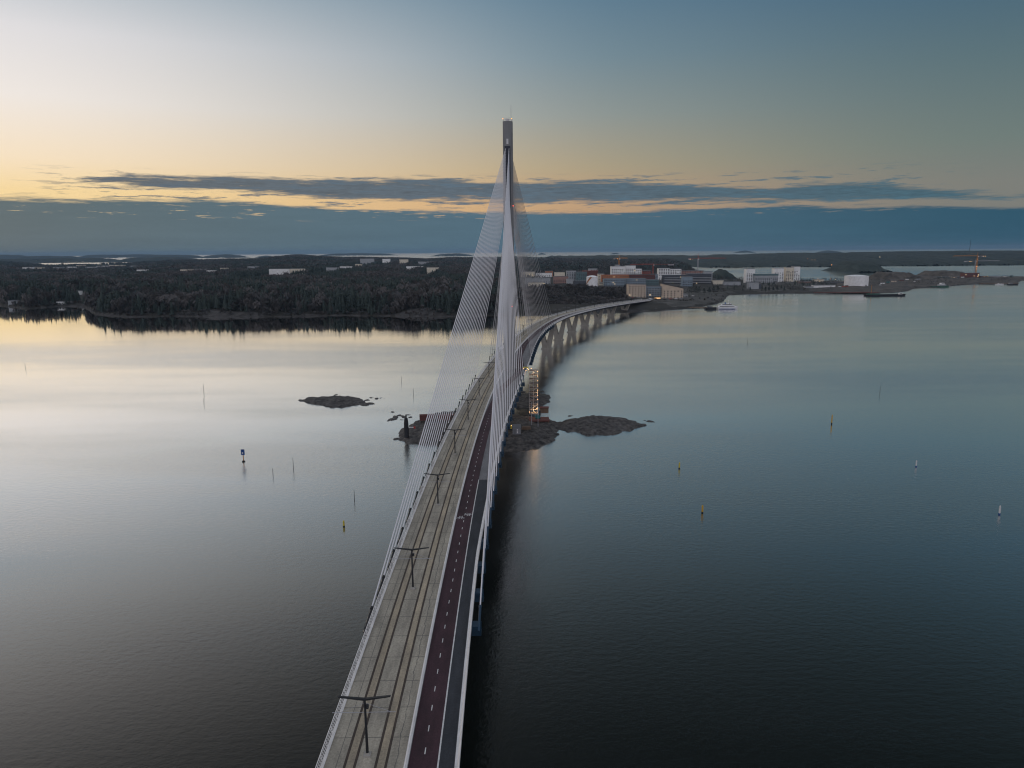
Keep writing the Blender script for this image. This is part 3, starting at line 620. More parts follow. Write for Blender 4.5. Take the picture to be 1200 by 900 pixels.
# ------------------------------------------------------------------ buildings
_win = {}
def win_mesh(w_, h_, m):
    k = (round(w_,1), round(h_,1), m)
    if k not in _win:
        me = bpy.data.meshes.new('window'); b = MB(); b.box(-w_/2, w_/2, -.06, .06, -h_/2, h_/2); me.from_pydata(b.v, [], b.f); me.materials.append(M[m]); _win[k] = me
    return _win[k]
def building(x0, x1, ytop, d, wall, label, cat='apartment block', name='apartment_building', depth=16, z0=None, cols=None, rows=None, roof='roof_grey', rz=None, group=None, slope=0, band=None, balcony=False, winw=1.8, litp=.025, attic=None, cf=45, auto=None, rh=.5):
    if auto:
        dd_ = np.arange(900., 5300., 10.); q_ = at_d((x0+x1)/2, ytop, 1000); g_ = landh(q_.x*dd_/1000, dd_)
        hit = np.nonzero((g_ > .5) & (H+(q_.z-H)*dd_/1000 <= g_+auto))[0]; d = float(dd_[hit[0]]) if len(hit) else 3000.
    a = at_d(x0, ytop, d); b_ = at_d(x1, ytop, d); wd = b_.x-a.x; cx = (a.x+b_.x)/2; zt = (a.z+b_.z)/2
    if z0 is None: z0 = float(min(landh([cx, a.x, b_.x], [d, d, d]+np.zeros(3))))-.5; z0 = max(z0, .3)
    hh = max(3.0, zt-z0); o = empty(name, (cx, d+depth/2, z0), 0 if rz is None else rz, label, cat, group)
    m = MB(); hw = wd/2
    zl, zr = hh+slope/2, hh-slope/2
    m.add([(-hw,-depth/2,0),(hw,-depth/2,0),(hw,depth/2,0),(-hw,depth/2,0),(-hw,-depth/2,zl),(hw,-depth/2,zr),(hw,depth/2,zr),(-hw,depth/2,zl)], [(0,3,2,1),(4,5,6,7),(0,1,5,4),(1,2,6,5),(2,3,7,6),(3,0,4,7)])
    m.build('wall', wall, o)
    m = MB(); e = .35; m.add([(x,y,z) for z_ in (0,rh) for x,y,z in ((-hw-e,-depth/2-e,zl+z_+.003),(hw+e,-depth/2-e,zr+z_+.003),(hw+e,depth/2+e,zr+z_+.003),(-hw-e,depth/2+e,zl+z_+.003))], [(0,3,2,1),(4,5,6,7),(0,1,5,4),(1,2,6,5),(2,3,7,6),(3,0,4,7)])
    rf = m.build('roof', roof, o)
    if attic: m = MB(); m.box(-hw*attic, hw*attic*.6, -depth*.25, depth*.3, max(zl,zr)+.4, max(zl,zr)+3.2); m.build('roof_plant_room', 'grey_wall', rf)
    if cols:
        rows = rows or max(1, int(hh/3.2)); 
        for r_ in range(rows):
            for c in range(cols):
                if rng.random() < .06: continue
                x = -hw+wd*(c+.5)/cols; top = zl+(zr-zl)*(c+.5)/cols; z = (r_+.55)*3.1
                if z+1 > top: continue
                wo_ = bpy.data.objects.new('window', win_mesh(min(winw*1.2, wd/cols*.6), 1.6, 'lit' if rng.random() < litp else 'glass')); COL.objects.link(wo_); wo_.parent = o; wo_.location = (x, -depth/2-.03, z)
    if balcony:
        rr = rows or max(1, int(hh/3.2))
        for r_ in range(1, rr):
            m = MB(); m.box(-hw*.96, hw*.96, -depth/2-1.5, -depth/2-.01, r_*3.1-.15, r_*3.1); m.box(-hw*.96, hw*.96, -depth/2-1.5, -depth/2-1.44, r_*3.1, r_*3.1+.9); m.build('balcony', balcony, o)
    CLEAR.append((cx, d-cf, d+depth+14, hw+5))
    return o
B = building
# waterside beige group at the bridge head
B(736.5,757,333.5,1085,'beige','beige apartment block with a dark grid of small windows at the end of the bridge', cols=6, rows=6, depth=18, slope=.8, winw=1.6)
B(757.3,776.5,336,1092,'bluegrey_wall','blue-grey slatted middle block between the two beige blocks at the bridge head', cols=6, rows=5, depth=16, balcony='grey_wall')
B(776.8,801,335.5,1083,'beige','beige block with a steeply sloping roof beside the boats', cols=6, rows=4, depth=18, slope=7, roof='roof_dark', winw=1.6)
B(796,806,345,1100,'grey_wall','small grey end house right of the sloping beige block', 'house', 'house', cols=3, rows=2, depth=14)
# blue-grey rows with red and orange storeys behind
B(708,733,327,1330,'bluegrey_wall','long blue-grey block with pale window rows below the orange cladding', cols=13, rows=4, depth=20, winw=2.2)
B(733.5,757,326.5,1345,'bluegrey_wall','blue-grey block right of the round storage tank, next to the trees', cols=12, rows=4, depth=20)
B(757.5,772,328,1345,'teal_wall','dark teal block ending the blue-grey row', cols=8, rows=4, depth=18)
B(705,737,322.3,1400,'orange_wall','orange and red clad building under the orange crane', cols=12, rows=6, depth=14, roof='red_wall', litp=.05)
B(737.5,768,322,1400,'brown_red','dark red-brown clad building below the second white block', cols=12, rows=6, depth=14, roof='roof_dark', litp=.04)
B(716.5,733,312.2,1470,'white_wall','white tower-like block under the orange crane', cols=7, rows=9, depth=16, attic=.4)
B(733.6,745,311.3,1480,'white_wall','tallest white block right of the orange crane', cols=5, rows=9, depth=16)
B(745.3,752,315,1475,'white_wall','lower white wing stepping down right of the tallest white block', cols=3, rows=8, depth=16)
B(772,785,314.5,1560,'white_wall','white block with dark square windows, left one of the pair before the big crane', cols=5, rows=8, depth=18, winw=2.4)
B(785.5,798.5,315.3,1565,'white_wall','white block, right one of the pair before the big crane', cols=5, rows=8, depth=18, winw=2.4)
B(799,825,317.5,1580,'pink_wall','low pinkish building at the foot of the big tower crane', cols=9, rows=6, depth=18)
B(778,806,322.5,1400,'dark_wall','long dark block with pale balcony bands behind the beige buildings', cols=12, rows=5, depth=18, balcony='grey_wall')
B(806.5,834,321,1420,'dark_wall','dark balcony block right of the pines, below the big crane', cols=12, rows=5, depth=18, balcony='grey_wall')
B(826,835,318.5,1500,'grey_wall','grey block ending the dark rows toward the wooded point', cols=3, rows=5, depth=16)
# west part of the town
B(611,627,318.5,1900,'cream_wall','cream terraced house row seen just right of the pylon cables', cols=8, rows=3, depth=18, litp=.12)
B(628,647,320,1820,'white_wall','low white row house with a lit strip behind the far cables', cols=9, rows=2, depth=16, litp=.12)
B(615,645,326,1500,'grey_wall','grey flat-roofed row behind the far cables', cols=10, rows=2, depth=16)
B(619,637,331,1380,'cream_wall','lowest cream house among the far cables', 'house', 'house', cols=5, rows=2, depth=12)
B(639,648,317.8,1850,'orange_wall','small orange-roofed building at the left of town', 'house', 'house', cols=3, rows=2, depth=12)
B(649,666,324,1500,'pink_wall','brick-pink block left of the dark row', cols=7, rows=3, depth=16)
B(664,675,317.5,1560,'grey_wall','tall pale grey block left of the teal building', cols=4, rows=7, depth=16)
B(675.5,688,319,1540,'teal_wall','dark teal flat block left of the round tank', cols=5, rows=6, depth=18)
B(683,701,317.5,1660,'brown_red','long dark red roofed building behind the round tank', cols=6, rows=3, depth=18, roof='red_wall')
B(701,708,321,1450,'cream_wall','narrow cream block between the tank and the orange building', cols=3, rows=6, depth=14)
B(650,662,319,1700,'cream_wall','small pale house row with dark roofs left of the tall pale grey block', cols=6, rows=2, depth=14, roof='roof_dark')
B(664,672,327,1420,'grey_wall','low grey garage-like block in front of the tall pale grey block', cols=4, rows=1, depth=12)
B(672,687,329.5,1380,'dark_wall','low dark hall at the left foot of the round tank', 'hall', 'hall', cols=5, rows=1, depth=14)
B(702,709,331,1340,'cream_wall','little pale house right of the round tank', 'house', 'house', cols=3, rows=2, depth=10)
B(690,700,314.8,1800,'grey_wall','grey slab rising behind the dark red roofed building', cols=5, rows=6, depth=16)
B(753,763,317.5,1520,'red_wall','dark red tower-like building right of the white stepped wing', cols=5, rows=7, depth=16)
B(763,771,321.5,1500,'bluegrey_wall','blue-grey block between the red buildings and the white pair', cols=4, rows=6, depth=16)
B(800,812,324.5,1330,'bluegrey_wall','blue-grey block just behind the waterfront pines', cols=6, rows=4, depth=14)
B(836,848,328.5,1480,'cream_wall','long low pale building near the orange lamp on the wooded point', cols=6, rows=1, depth=12)
B(849,868,330.5,1440,'grey_wall','long low grey building left of the waterside concrete tower', cols=9, rows=1, depth=12)
B(938.5,950,330,1520,'pink_wall','low pinkish house right of the wedge-shaped tower', 'house', 'house', cols=6, rows=2, depth=12)
B(955,966,327.5,1580,'cream_wall','cream two-storey house under the warm floodlight', 'house', 'house', cols=5, rows=2, depth=12, litp=.2)
B(968,990,331.5,1500,'dark_wall','long dark shed left of the wide white tank', 'shed', 'shed', cols=6, rows=1, depth=14)
# east group
B(875,885,315.2,1560,'white_wall','white tower at the left end of the teal-topped block', cols=4, rows=7, depth=18)
B(885.3,912,323,1545,'grey_wall','long block with a teal top floor between two white towers', cols=12, rows=4, depth=18, roof='teal_wall', rh=3.6)
B(908,919,314.4,1590,'white_wall','white tower behind the right end of the teal-topped block', cols=4, rows=7, depth=18)
B(921.5,930.5,313.5,1600,'cream_wall','pale face of the wedge-shaped tower standing apart', cols=4, rows=8, depth=20)
B(930.8,938,312.5,1604,'white_wall','white right half of the wedge-shaped tower', cols=3, rows=8, depth=18)
B(954,979,334.5,1350,'white_wall','long low white warehouse on the quay', 'warehouse', 'warehouse', depth=14, cols=None)
B(945,953,336,1345,'grey_wall','small grey shed left of the white warehouse', 'shed', 'shed', depth=10)
B(1101,1126,325.5,1790,'teal_wall','low teal hall in front of the gravel heap', 'hall', 'hall', depth=18, cols=8, rows=1, litp=.25)
B(1131,1148,320,1740,'brown_red','unfinished red-brown concrete building under the lit crane', 'building', 'construction_building', depth=18, cols=7, rows=4, litp=.2)
B(1149,1158,324.5,1745,'brown_red','low rust-coloured shed right of the unfinished building', 'shed', 'shed', depth=14, cols=3, rows=1, litp=.3)
B(1160,1172,327.5,1770,'grey_wall','low grey quay shed near the tip of the point', 'shed', 'shed', depth=12)
# left shore villas
for x0, x1, yt, d, wl, lab in [(66,74,353.5,1215,'white_wall','white waterside villa on the left shore'),(101,110,345,1350,'cream_wall','cream villa among the trees above the left shore'),(60,70,339,1600,'grey_wall','grey villa half hidden in the left woods'),(113,124,333.5,1750,'cream_wall','long pale house in the woods on the left'),
    (150,158,334.5,1700,'white_wall','white house, left one of the clearing'),(163,174,333.5,1720,'white_wall','white row house in the middle of the clearing'),(178,187,333.5,1730,'cream_wall','cream row house in the clearing'),(189,195,334,1735,'white_wall','small white house right of the clearing'),(200,213,336,1650,'grey_wall','low grey house with a pale roof in the woods'),(116,122,348,1300,'white_wall','small white boat-house-like cottage in the left woods'),(9,19,352.5,1260,'grey_wall','grey cottage at the far left shore'),(26,33,346,1300,'cream_wall','cream cottage just above the far left shore'),(86,93,341,1300,'white_wall','white cottage among trees, above and right of the waterside villa'),(132,139,341.5,1300,'cream_wall','cream cottage below the clearing with the row houses'),(236,243,331,1400,'white_wall','lone white cottage right of the clearing in the deep woods'),(56,63,327,1500,'cream_wall','cream farmhouse high in the left woods'),(92,100,323,1500,'white_wall','white farmhouse high in the left woods'),(310,316,325,1500,'grey_wall','small grey house deep in the middle of the woods')]:
    B(x0, x1, yt, d, wl, lab, 'house', 'villa', depth=9, cols=3, rows=1, roof='roof_grey', z0=None, cf=270, auto=7)
# far suburb: small pale blocks, each its own thing
k = 0
ordn = lambda i: ['first','second','third','fourth','fifth','sixth','seventh','eighth','ninth','tenth','eleventh','twelfth','thirteenth','fourteenth','fifteenth','sixteenth','seventeenth','eighteenth','nineteenth','twentieth','twenty-first','twenty-second','twenty-third','twenty-fourth','twenty-fifth','twenty-sixth'][i]
FAR = [(26,38,313.3),(40,50,313.5),(62,74,313.2),(78,88,312.6),(89,99,310.8),(100,112,312.8),(113,127,311.5),(128,146,310.6),(152,165,311.4),(160,172,316),(211,226,315.8),(228,240,315.2),(242,252,316.8),(258,266,314),(290,302,312.2),(315,338,315.2),(336,356,315.0),(382,396,313.6),(398,412,312.2),(416,424,309.4),(422,438,303.2),(448,457,303.4),(468,478,304),(490,506,306.6),(476,496,312),(500,514,313.5)]
for i, (x0, x1, yt) in enumerate(FAR):
    B(x0, x1, yt, 3100 if yt > 311 else (3600 if yt > 306 else 4300), ['white_wall','cream_wall','grey_wall'][i % 3], 'distant %s building beyond the woods, %s from the left in the far suburb' % (['white','cream','grey'][i % 3], ordn(i)), 'building', 'suburb_building', depth=14, cols=None, group='distant suburb buildings', z0=None, cf=420, auto=18 if yt > 306 else 28)
    for o_ in ():
        pass

# round tanks
def tank(x0, x1, ytop, d, label, stripe=False, z0=None):
    a = at_d(x0, ytop, d); b_ = at_d(x1, ytop, d); r_ = (b_.x-a.x)/2; cx = (a.x+b_.x)/2; zt = (a.z+b_.z)/2
    z = z0 if z0 is not None else max(.5, float(landh([cx],[d+r_])[0])-1); hh = zt-z
    o = empty('storage_tank', (cx, d+r_, z), 0, label, 'storage tank')
    m = MB(); m.lathe([(r_,0),(r_,hh)], 40); m.build('shell', 'tank_white', o, False)
    m = MB(); m.lathe([(r_*1.015,hh-.3),(r_*1.015,hh+.25),(r_*.8,hh+1.0),(r_*.5,hh+2.0),(.1,hh+2.6)], 40); m.build('roof', 'white_wall', o)
    m = MB(); m.box(-.9+r_*.45, .9+r_*.45, -r_*.95, -r_*.80, 0, 2.8); m.build('door', 'dark_wall', o)
    if stripe:
        m = MB(); 
        for j in range(8):
            a0 = math.pi*1.06+j*.15; a1 = a0+.15; z0_, z1_ = hh*.25+j*hh*.085, hh*.25+(j+1)*hh*.085
            rr = r_+.12; w_ = hh*.22
            m.add([(rr*math.cos(a0), rr*math.sin(a0), z0_),(rr*math.cos(a1), rr*math.sin(a1), z1_),(rr*math.cos(a1), rr*math.sin(a1), min(hh-.3, z1_+w_)),(rr*math.cos(a0), rr*math.sin(a0), min(hh-.3, z0_+w_))], [(0,1,2,3)])
        m.build('painted_band', 'orange_wall', o)
    CLEAR.append((cx, d-40, d+2*r_+20, r_+8)); return o
tank(688,701.3,324.6,1300,'round white tank with a slanting orange band beyond the scrub slope', True)
tank(997,1023.5,324,1385,'wide low white storage tank on the quay', False)
# waterside concrete silo on the shore
o = B(878,889.5,331.5,1330,'grey_wall','bare grey concrete tower standing at the water edge below the white towers', 'tower', 'concrete_tower', depth=14, cols=None)
B(888.5,892,333,1332,'dark_wall','dark narrow annex right of the waterside concrete tower', 'annex', 'annex', depth=12)

# tower cranes
def crane(xm, ybase, ytop, xj0, xj1, d, m_mast, m_jib, label, lights=(), z0=None, yj=None):
    b0 = at_d(xm, ybase, d); t0 = at_d(xm, ytop, d); jz = at_d(xm, yj or ytop+3, d).z; a = at_d(xj0, ytop, d).x; c = at_d(xj1, ytop, d).x; X = b0.x; z = min(b0.z, max(0, float(landh([X],[d])[0])))
    o = empty('tower_crane', (X, d, z), 0, label, 'crane', 'tower cranes over the building sites'); hz = jz-z
    m = MB(); w_ = 1.1
    for x, y in ((-w_,-w_),(w_,-w_),(w_,w_),(-w_,w_)): m.tube([(x,y,0),(x,y,hz)], .26, 4)
    q = 0.
    while q < hz-3:
        for p0, p1 in (((-w_,-w_),(w_,-w_)),((w_,-w_),(w_,w_)),((w_,w_),(-w_,w_)),((-w_,w_),(-w_,-w_))): m.tube([(*p0,q),(*p1,q+3)], .17, 3, caps=False)
        q += 3
    m.build('mast', m_mast, o)
    m = MB(); s_ = 1 if abs(c-X) > abs(a-X) else -1; far = (c-X) if s_ > 0 else (a-X); near = (a-X) if s_ > 0 else (c-X)
    for y in (-.7,.7): m.tube([(near,y,hz),(far,y,hz)], .28, 4)
    m.tube([(0,0,hz+1.6),(far*.96,0,hz+1.3)], .28, 4); nn_ = int(abs(far)/3)
    for i in range(nn_): m.tube([(far*i/nn_,0,hz+1.5),(far*(i+.5)/nn_,-.7,hz)], .14, 3, caps=False); m.tube([(far*(i+.5)/nn_,.7,hz),(far*(i+1)/nn_,0,hz+1.5)], .14, 3, caps=False)
    m.build('jib', m_jib, o)
    m = MB(); tz = t0.z-z; m.tube([(0,0,hz),(0,0,max(tz, hz+4))], [.9,.3], 4); m.tube([(0,0,max(tz,hz+4)),(far*.6,0,hz+1.4)], .1, 3); m.tube([(0,0,max(tz,hz+4)),(near*.9,0,hz+.6)], .1, 3); m.build('apex', m_jib, o)
    m = MB(); m.box(near-.5*np.sign(near), near*.72, -1, 1, hz-2.2, hz+.1); m.build('counterweight', 'crane_grey', o)
    m = MB(); m.box(1.2*s_-.9, 1.2*s_+.9, -2.1, -.9, hz-2.3, hz-.1); m.build('cab', 'white_paint', o)
    for lx, lz, lm, r_ in lights: m = MB(); m.ball((lx, -1.6, hz+lz), r_*.7); m.build('work_light', lm, o)
    return o
crane(725,330,299,719,735.5,1620,'crane_orange','crane_orange','orange tower crane above the white blocks', [(-4,-.8,'orange_lamp',.9)], yj=302.8)
crane(765,330,308,790,738,1750,'crane_red','crane_red','low dark red tower crane with a long jib pointing left', yj=310)
crane(817,330,297,806.5,851,1720,'crane_grey','crane_red','big tower crane with a pale mast and red jib', [(-19,-1.4,'orange_lamp',.8),(-14,-1.8,'orange_lamp',.5)], yj=303)
crane(1142,333,296,1153,1117,1800,'crane_orange','crane_orange','floodlit tower crane at the right point, its jib to the left', [(18,-.5,'warm_lamp',.9),(14,-.5,'warm_lamp',.6),(0,-8,'orange_lamp',.7),(0,-26,'orange_lamp',1.3),(0,-32,'orange_lamp',.9)], yj=300)
crane(1140.5,333,303,1130,1172,1850,'crane_grey','crane_grey','pale tower crane at the right point, lower than the floodlit one', [(-16,-.6,'warm_lamp',1.0),(-11,-.6,'warm_lamp',.6)], yj=306)
# radio mast far off
p = at_d(1136, 296, 5200); q_ = at_d(1136, 280, 5200); b = MB(); b.tube([(0,0,0),(0,0,q_.z-8)], [2.2,.9], 4)
rm = empty('radio_mast', (p.x, 5200, 8), 0, 'thin radio mast rising over the far right horizon', 'mast'); b.build('mast', 'hull_dark', rm); b = MB(); b.box(-3,3,-3,3,0,8); b.build('base_hut','grey_wall',rm)
p = at_d(974, 318, 2300); o = empty('light_mast', (p.x, 2300, 3), 0, 'thin lit mast standing in the inner bay beyond the white tower', 'mast'); b = MB(); hz = at_d(974,310,2300).z-3; b.tube([(0,0,-4),(0,0,hz)], .5, 5); b.build('pole','dark_steel',o)
b = MB(); b.ball((0,-.5,hz-1), 1.1); b.build('lamp','orange_lamp',o)

# street and harbour lamps that show as points of light
for i, (x, y, d, m_, r_, lab) in enumerate([(775.5,349.8,1078,'white_lamp',.6,'bright white lamp beside the sloping beige block'),(745,346.5,1082,'white_lamp',.42,'lamp by the bridge end before the beige block'),(788.5,335,1390,'yellow_lamp',.5,'yellow-green lamp before the dark block'),(800.5,334.6,1385,'warm_lamp',.4,'faint warm lamp among the pines'),(807,334.8,1388,'warm_lamp',.4,'second faint warm lamp among the pines'),(853,330.5,1500,'orange_lamp',.9,'orange lamp on the wooded point'),(979,327.3,1500,'white_lamp',.9,'white lamp left of the wide tank'),(958.5,326.8,1600,'warm_lamp',1.1,'warm floodlight below the bay mast'),(946.5,303.3,3600,'orange_lamp',1.6,'orange light on the far shore'),(951.5,304.5,3560,'warm_lamp',1.6,'left of two white lights on the far shore'),(955,304.5,3560,'warm_lamp',1.6,'right of two white lights on the far shore'),(927,306.5,3500,'yellow_lamp',1.3,'yellowish light on the far shore above the wedge tower'),(1031,301.2,3600,'white_lamp',2.0,'bright white light on the far right shore'),(1103,325.8,1770,'white_lamp',.7,'white light on the teal hall'),(1112,326.4,1770,'white_lamp',.6,'second white light on the teal hall'),(1145.5,324.7,1735,'warm_lamp',.9,'warm light in front of the unfinished building'),(1157,325.2,1735,'yellow_lamp',.8,'yellow light on the rust-coloured shed'),(112,331.5,1900,'white_lamp',.5,'single white light in the left woods')]):
    if m_ == 'yellow_lamp' and m_ not in M: M[m_] = lamp('yellow_lamp', (1,.8,.2), 1.8)
    p = at_d(x, y, d); g0 = max(0, float(landh([p.x],[d])[0])) if d < 3000 else 2.0; o = empty('lamp_post', (p.x, d, g0), 0, lab, 'lamp')
    hh = max(2.5, p.z-g0); b = MB(); b.tube([(0,0,-.3),(0,0,hh)], .12 if d < 2500 else .3, 5); b.build('post', 'dark_steel', o); b = MB(); b.ball((0,-.3,hh), r_*.55); b.build('lamp_head', m_, o)

# ------------------------------------------------------------------ forest placement
X, Y = scatter(-.95, .0, 840, 1350, 5.3); d_ = Y-np.interp(X/Y, sh_t, sh_y); hN = fbm(X/60+40, Y/60)
ok = (d_ > 1+75*np.clip(vnoise(X/55+5, Y/300)-.6, 0, 1)) & clear_of(X, Y) & (landh(X, Y) > .15) & (hN > .26); X, Y, d_ = X[ok], Y[ok], d_[ok]
mixn = fbm(X/45+8, Y/70); pk = np.where(mixn+.3*(rng.random(len(X))-.5) > .57, 2+(rng.random(len(X)) < .5), np.where(rng.random(len(X)) < .55, (rng.random(len(X)) < .5).astype(int), 4+(rng.random(len(X)) < .5)))
forest('forest', X, Y, (8+15*rng.random(len(X))**1.4+5*(mixn < .45))*np.clip(.6+d_/70, .45, 1), PR_HI, pk)
X, Y = scatter(-.95, .0, 1350, 2300, 7.6); ok = clear_of(X, Y) & (fbm(X/90+40, Y/90) > .24); X, Y = X[ok], Y[ok]; mixn = fbm(X/110+8, Y/110)
forest('forest', X, Y, 13+9*rng.random(len(X)), PR_LO, np.where(mixn > .55, 2, np.where(rng.random(len(X)) < .6, (rng.random(len(X)) < .5).astype(int), 3)), 1.15)
X, Y = scatter(-.95, .10, 2300, 5500, 15.5); ok = clear_of(X, Y) & (fbm(X/150+40, Y/150) > .3) & (landh(X, Y) > 1); X, Y = X[ok], Y[ok]; mixn = fbm(X/160+8, Y/160)
forest('forest', X, Y, 13+9*rng.random(len(X)), PR_LO, np.where(mixn > .56, 2, np.where(rng.random(len(X)) < .6, (rng.random(len(X)) < .5).astype(int), 3)), 1.9)
X, Y = scatter(-.95, .0, 830, 1120, 3.2); d_ = Y-np.interp(X/Y, sh_t, sh_y); ok = (d_ > -6) & (d_ < 26) & (landh(X, Y) > .1) & (fbm(X/12, Y/12) > .42); X, Y = X[ok], Y[ok]
forest('shore_scrub', X, Y, 1.5+4.5*rng.random(len(X))**1.5, PR_HI, np.where(rng.random(len(X)) < .75, 2+(rng.random(len(X)) < .5), 4), 1.3)
# scrub on the slope behind the bridge head, low trees round the town
X, Y = scatter(.0, .175, 960, 1330, 3.6); d_ = Y-np.interp(X/Y, sh_t, sh_y); ok = (d_ > 9) & clear_of(X, Y); X, Y = X[ok], Y[ok]
forest('scrub', X, Y, 1.6+2.6*rng.random(len(X))+4*(rng.random(len(X)) < .03), PR_HI, np.where(rng.random(len(X)) < .85, 2+(rng.random(len(X)) < .5), 4), 1.5)
X, Y = scatter(.0, .30, 1700, 2600, 12); ok = clear_of(X, Y) & (fbm(X/70, Y/70) > .42) & (landh(X, Y) > 1.5); X, Y = X[ok], Y[ok]
forest('forest', X, Y, 6+6*rng.random(len(X)), PR_LO, np.where(rng.random(len(X)) < .5, 2, np.where(rng.random(len(X)) < .5, 0, 3)), 1.2)
X, Y = scatter(.30, .46, 1290, 1800, 13); d_ = Y-np.interp(X/Y, sh_t, sh_y); ok = clear_of(X, Y) & (fbm(X/60, Y/60) > .38) & (d_ > 8) & (landh(X, Y) > 1); X, Y = X[ok], Y[ok]
forest('forest', X, Y, 4+5*rng.random(len(X)), PR_LO, np.where(rng.random(len(X)) < .5, 2, np.where(rng.random(len(X)) < .5, 0, 3)), 1.2)
X, Y = scatter(.15, .30, 1020, 1320, 6.5); d_ = Y-np.interp(X/Y, sh_t, sh_y); ok = (d_ > 7) & clear_of(X, Y) & (fbm(X/30, Y/30) > .48); X, Y = X[ok], Y[ok]
forest('scrub', X, Y, 1+2.2*rng.random(len(X)), PR_HI, 2+(rng.random(len(X)) < .5), 1.7)
X, Y = scatter(.10, .25, 2300, 5400, 17); ok = (landh(X, Y) > 1); X, Y = X[ok], Y[ok]
forest('forest', X, Y, 11+9*rng.random(len(X)), PR_LO, np.where(rng.random(len(X)) < .3, 2, np.where(rng.random(len(X)) < .5, 0, 3)), 1.9)
X, Y = scatter(.46, .70, 1400, 2150, 8); ok = clear_of(X, Y) & (fbm(X/40, Y/40) > .47) & (landh(X, Y) > 1); X, Y = X[ok], Y[ok]
forest('scrub', X, Y, 1.5+2.5*rng.random(len(X)), PR_LO, np.where(rng.random(len(X)) < .6, 2, 3), 1.3)
# individual trees one can tell apart
def tree(x, y, hh, kind, label, group):
    z = float(landh([x],[y])[0]); o = empty('pine_tree' if kind else 'bare_tree', (x, y, z-.2), rng.random()*6.28, label, 'tree', group)
    b = MB(); b.tube([(0,0,0),(.1,0,hh*.45),(0,.1,hh*.85)], [.28,.2,.06], 6); b.build('trunk', 'trunk', o)
    r = np.random.default_rng(int(x*7+y) % 99999); V = []; Fc = []
    for i in range(260):
        a = r.random()*6.28; q = r.random()**.5; z_ = (.38+.62*r.random()) if kind else (.25+.75*r.random()); rad = hh*(.23 if kind else .30)*math.sin(min(1, (1.04-z_)/.55)*1.5)*q
        c = np.array([rad*math.cos(a), rad*math.sin(a), z_*hh]); s = .55+.5*r.random()
        if not kind: s *= .55
        k = len(V); V += [tuple(c+(r.random(3)-.5)*s*np.array([2,2,1.2])) for _ in range(3)]; Fc.append((k,k+1,k+2))
    b = MB(); b.add(V, Fc); b.build('crown', 'conifer' if kind else 'bare', o)
tn_ = 0
for x, yb, hh in [(808,349,18),(812,348.5,20),(815.5,348,17),(819,347.5,15),(825,346.5,12),(831,345.5,12),(836,344,11),(841,343,11),(893,341.2,12),(897,341,11),(901,340.6,10),(906,340.4,9),(911,340.2,9)]:
    p = at_h(x, yb, 5); tn_ += 1; tree(p.x, p.y, hh, 1, 'dark pine, %s from the left in the row along the town waterfront' % ordn(tn_-1), 'pines on the town waterfront')
for i, (x, yb, hh) in enumerate([(322,367,17),(335,367.5,19),(376,366,16),(532,366,17),(541,366.5,15),(283,367,15)]):
    p = at_h(x, yb, 3); tree(p.x, p.y, hh, 0, 'pale bare birch on the wooded shore, %s of six from the left' % ordn([1,2,3,4,5,0][i]), 'pale birches on the wooded shore')

# ------------------------------------------------------------------ gravel heap, harbour
def heap(name, x0, x1, ytop, d, label, m='gravel', seed=1, dep=60):
    a = at_d(x0, ytop, d); c = at_d(x1, ytop, d); X0 = (a.x+c.x)/2; rx = (c.x-a.x)/2; z0 = max(.5, float(landh([X0],[d])[0])-1); hh = a.z-z0
    u, v = np.meshgrid(np.linspace(-1,1,40), np.linspace(-1,1,20)); r_ = np.maximum(np.abs(u), np.abs(v)*.95)
    Z = hh*np.clip((1-r_)/.42, 0, 1)+(fbm(u*5+seed, v*5)-.5)*hh*.35*(r_ < .97); V = np.stack([X0+u*rx, d+v*dep, z0+Z-.4*(r_ >= .97)], -1).reshape(-1,3)
    idx = np.arange(u.size).reshape(u.shape); Fq = np.stack([idx[:-1,:-1], idx[:-1,1:], idx[1:,1:], idx[1:,:-1]], -1).reshape(-1,4)
    return tag(np_mesh(name, V, Fq, [m], smooth=True), label, 'gravel heap', 'heaps of gravel on the right point')
heap('gravel_heap', 1083, 1128, 318, 1850, 'large flat-topped heap of brown gravel on the right point')
heap('gravel_heap', 1026, 1068, 319.5, 1760, 'long low heap of gravel behind the dark barge', seed=5)
heap('gravel_heap', 1062, 1090, 323, 1720, 'small uneven gravel heap left of the flat-topped one', seed=9)
heap('gravel_heap', 1156, 1175, 324, 1800, 'small heap of gravel right of the unfinished building', seed=12, dep=30)
def quay(x0, x1, y, dep, hz, m, label):
    a = at_h(x0, y, 0); c = at_h(x1, y, 0); cx, cy = (a.x+c.x)/2, (a.y+c.y)/2; L = (c-a).length; rz = math.atan2(c.y-a.y, c.x-a.x)
    o = empty('quay', (cx, cy, 0), rz, label, 'quay'); b = MB(); b.box(-L/2, L/2, 0, dep, hz-.8, hz); b.build('deck', m, o)
    b = MB()
    for i in range(int(L/7)+1): b.tube([(-L/2+1+i*7, .6, -3), (-L/2+1+i*7, .6, hz-.8)], .35, 6); b.tube([(-L/2+1+i*7, dep-.6, -3), (-L/2+1+i*7, dep-.6, hz-.8)], .35, 6)
    b.build('piles', 'wood', o); return o
quay(955,1030,344.5,11,2.8,'brown_red','long rust-brown quay in front of the white warehouse and tank')
quay(1150,1194,333.4,12,2.6,'wood','brown timber quay at the tip of the right point')
quay(800,832,361.5,8,1.6,'wood','low timber landing left of the ferry')
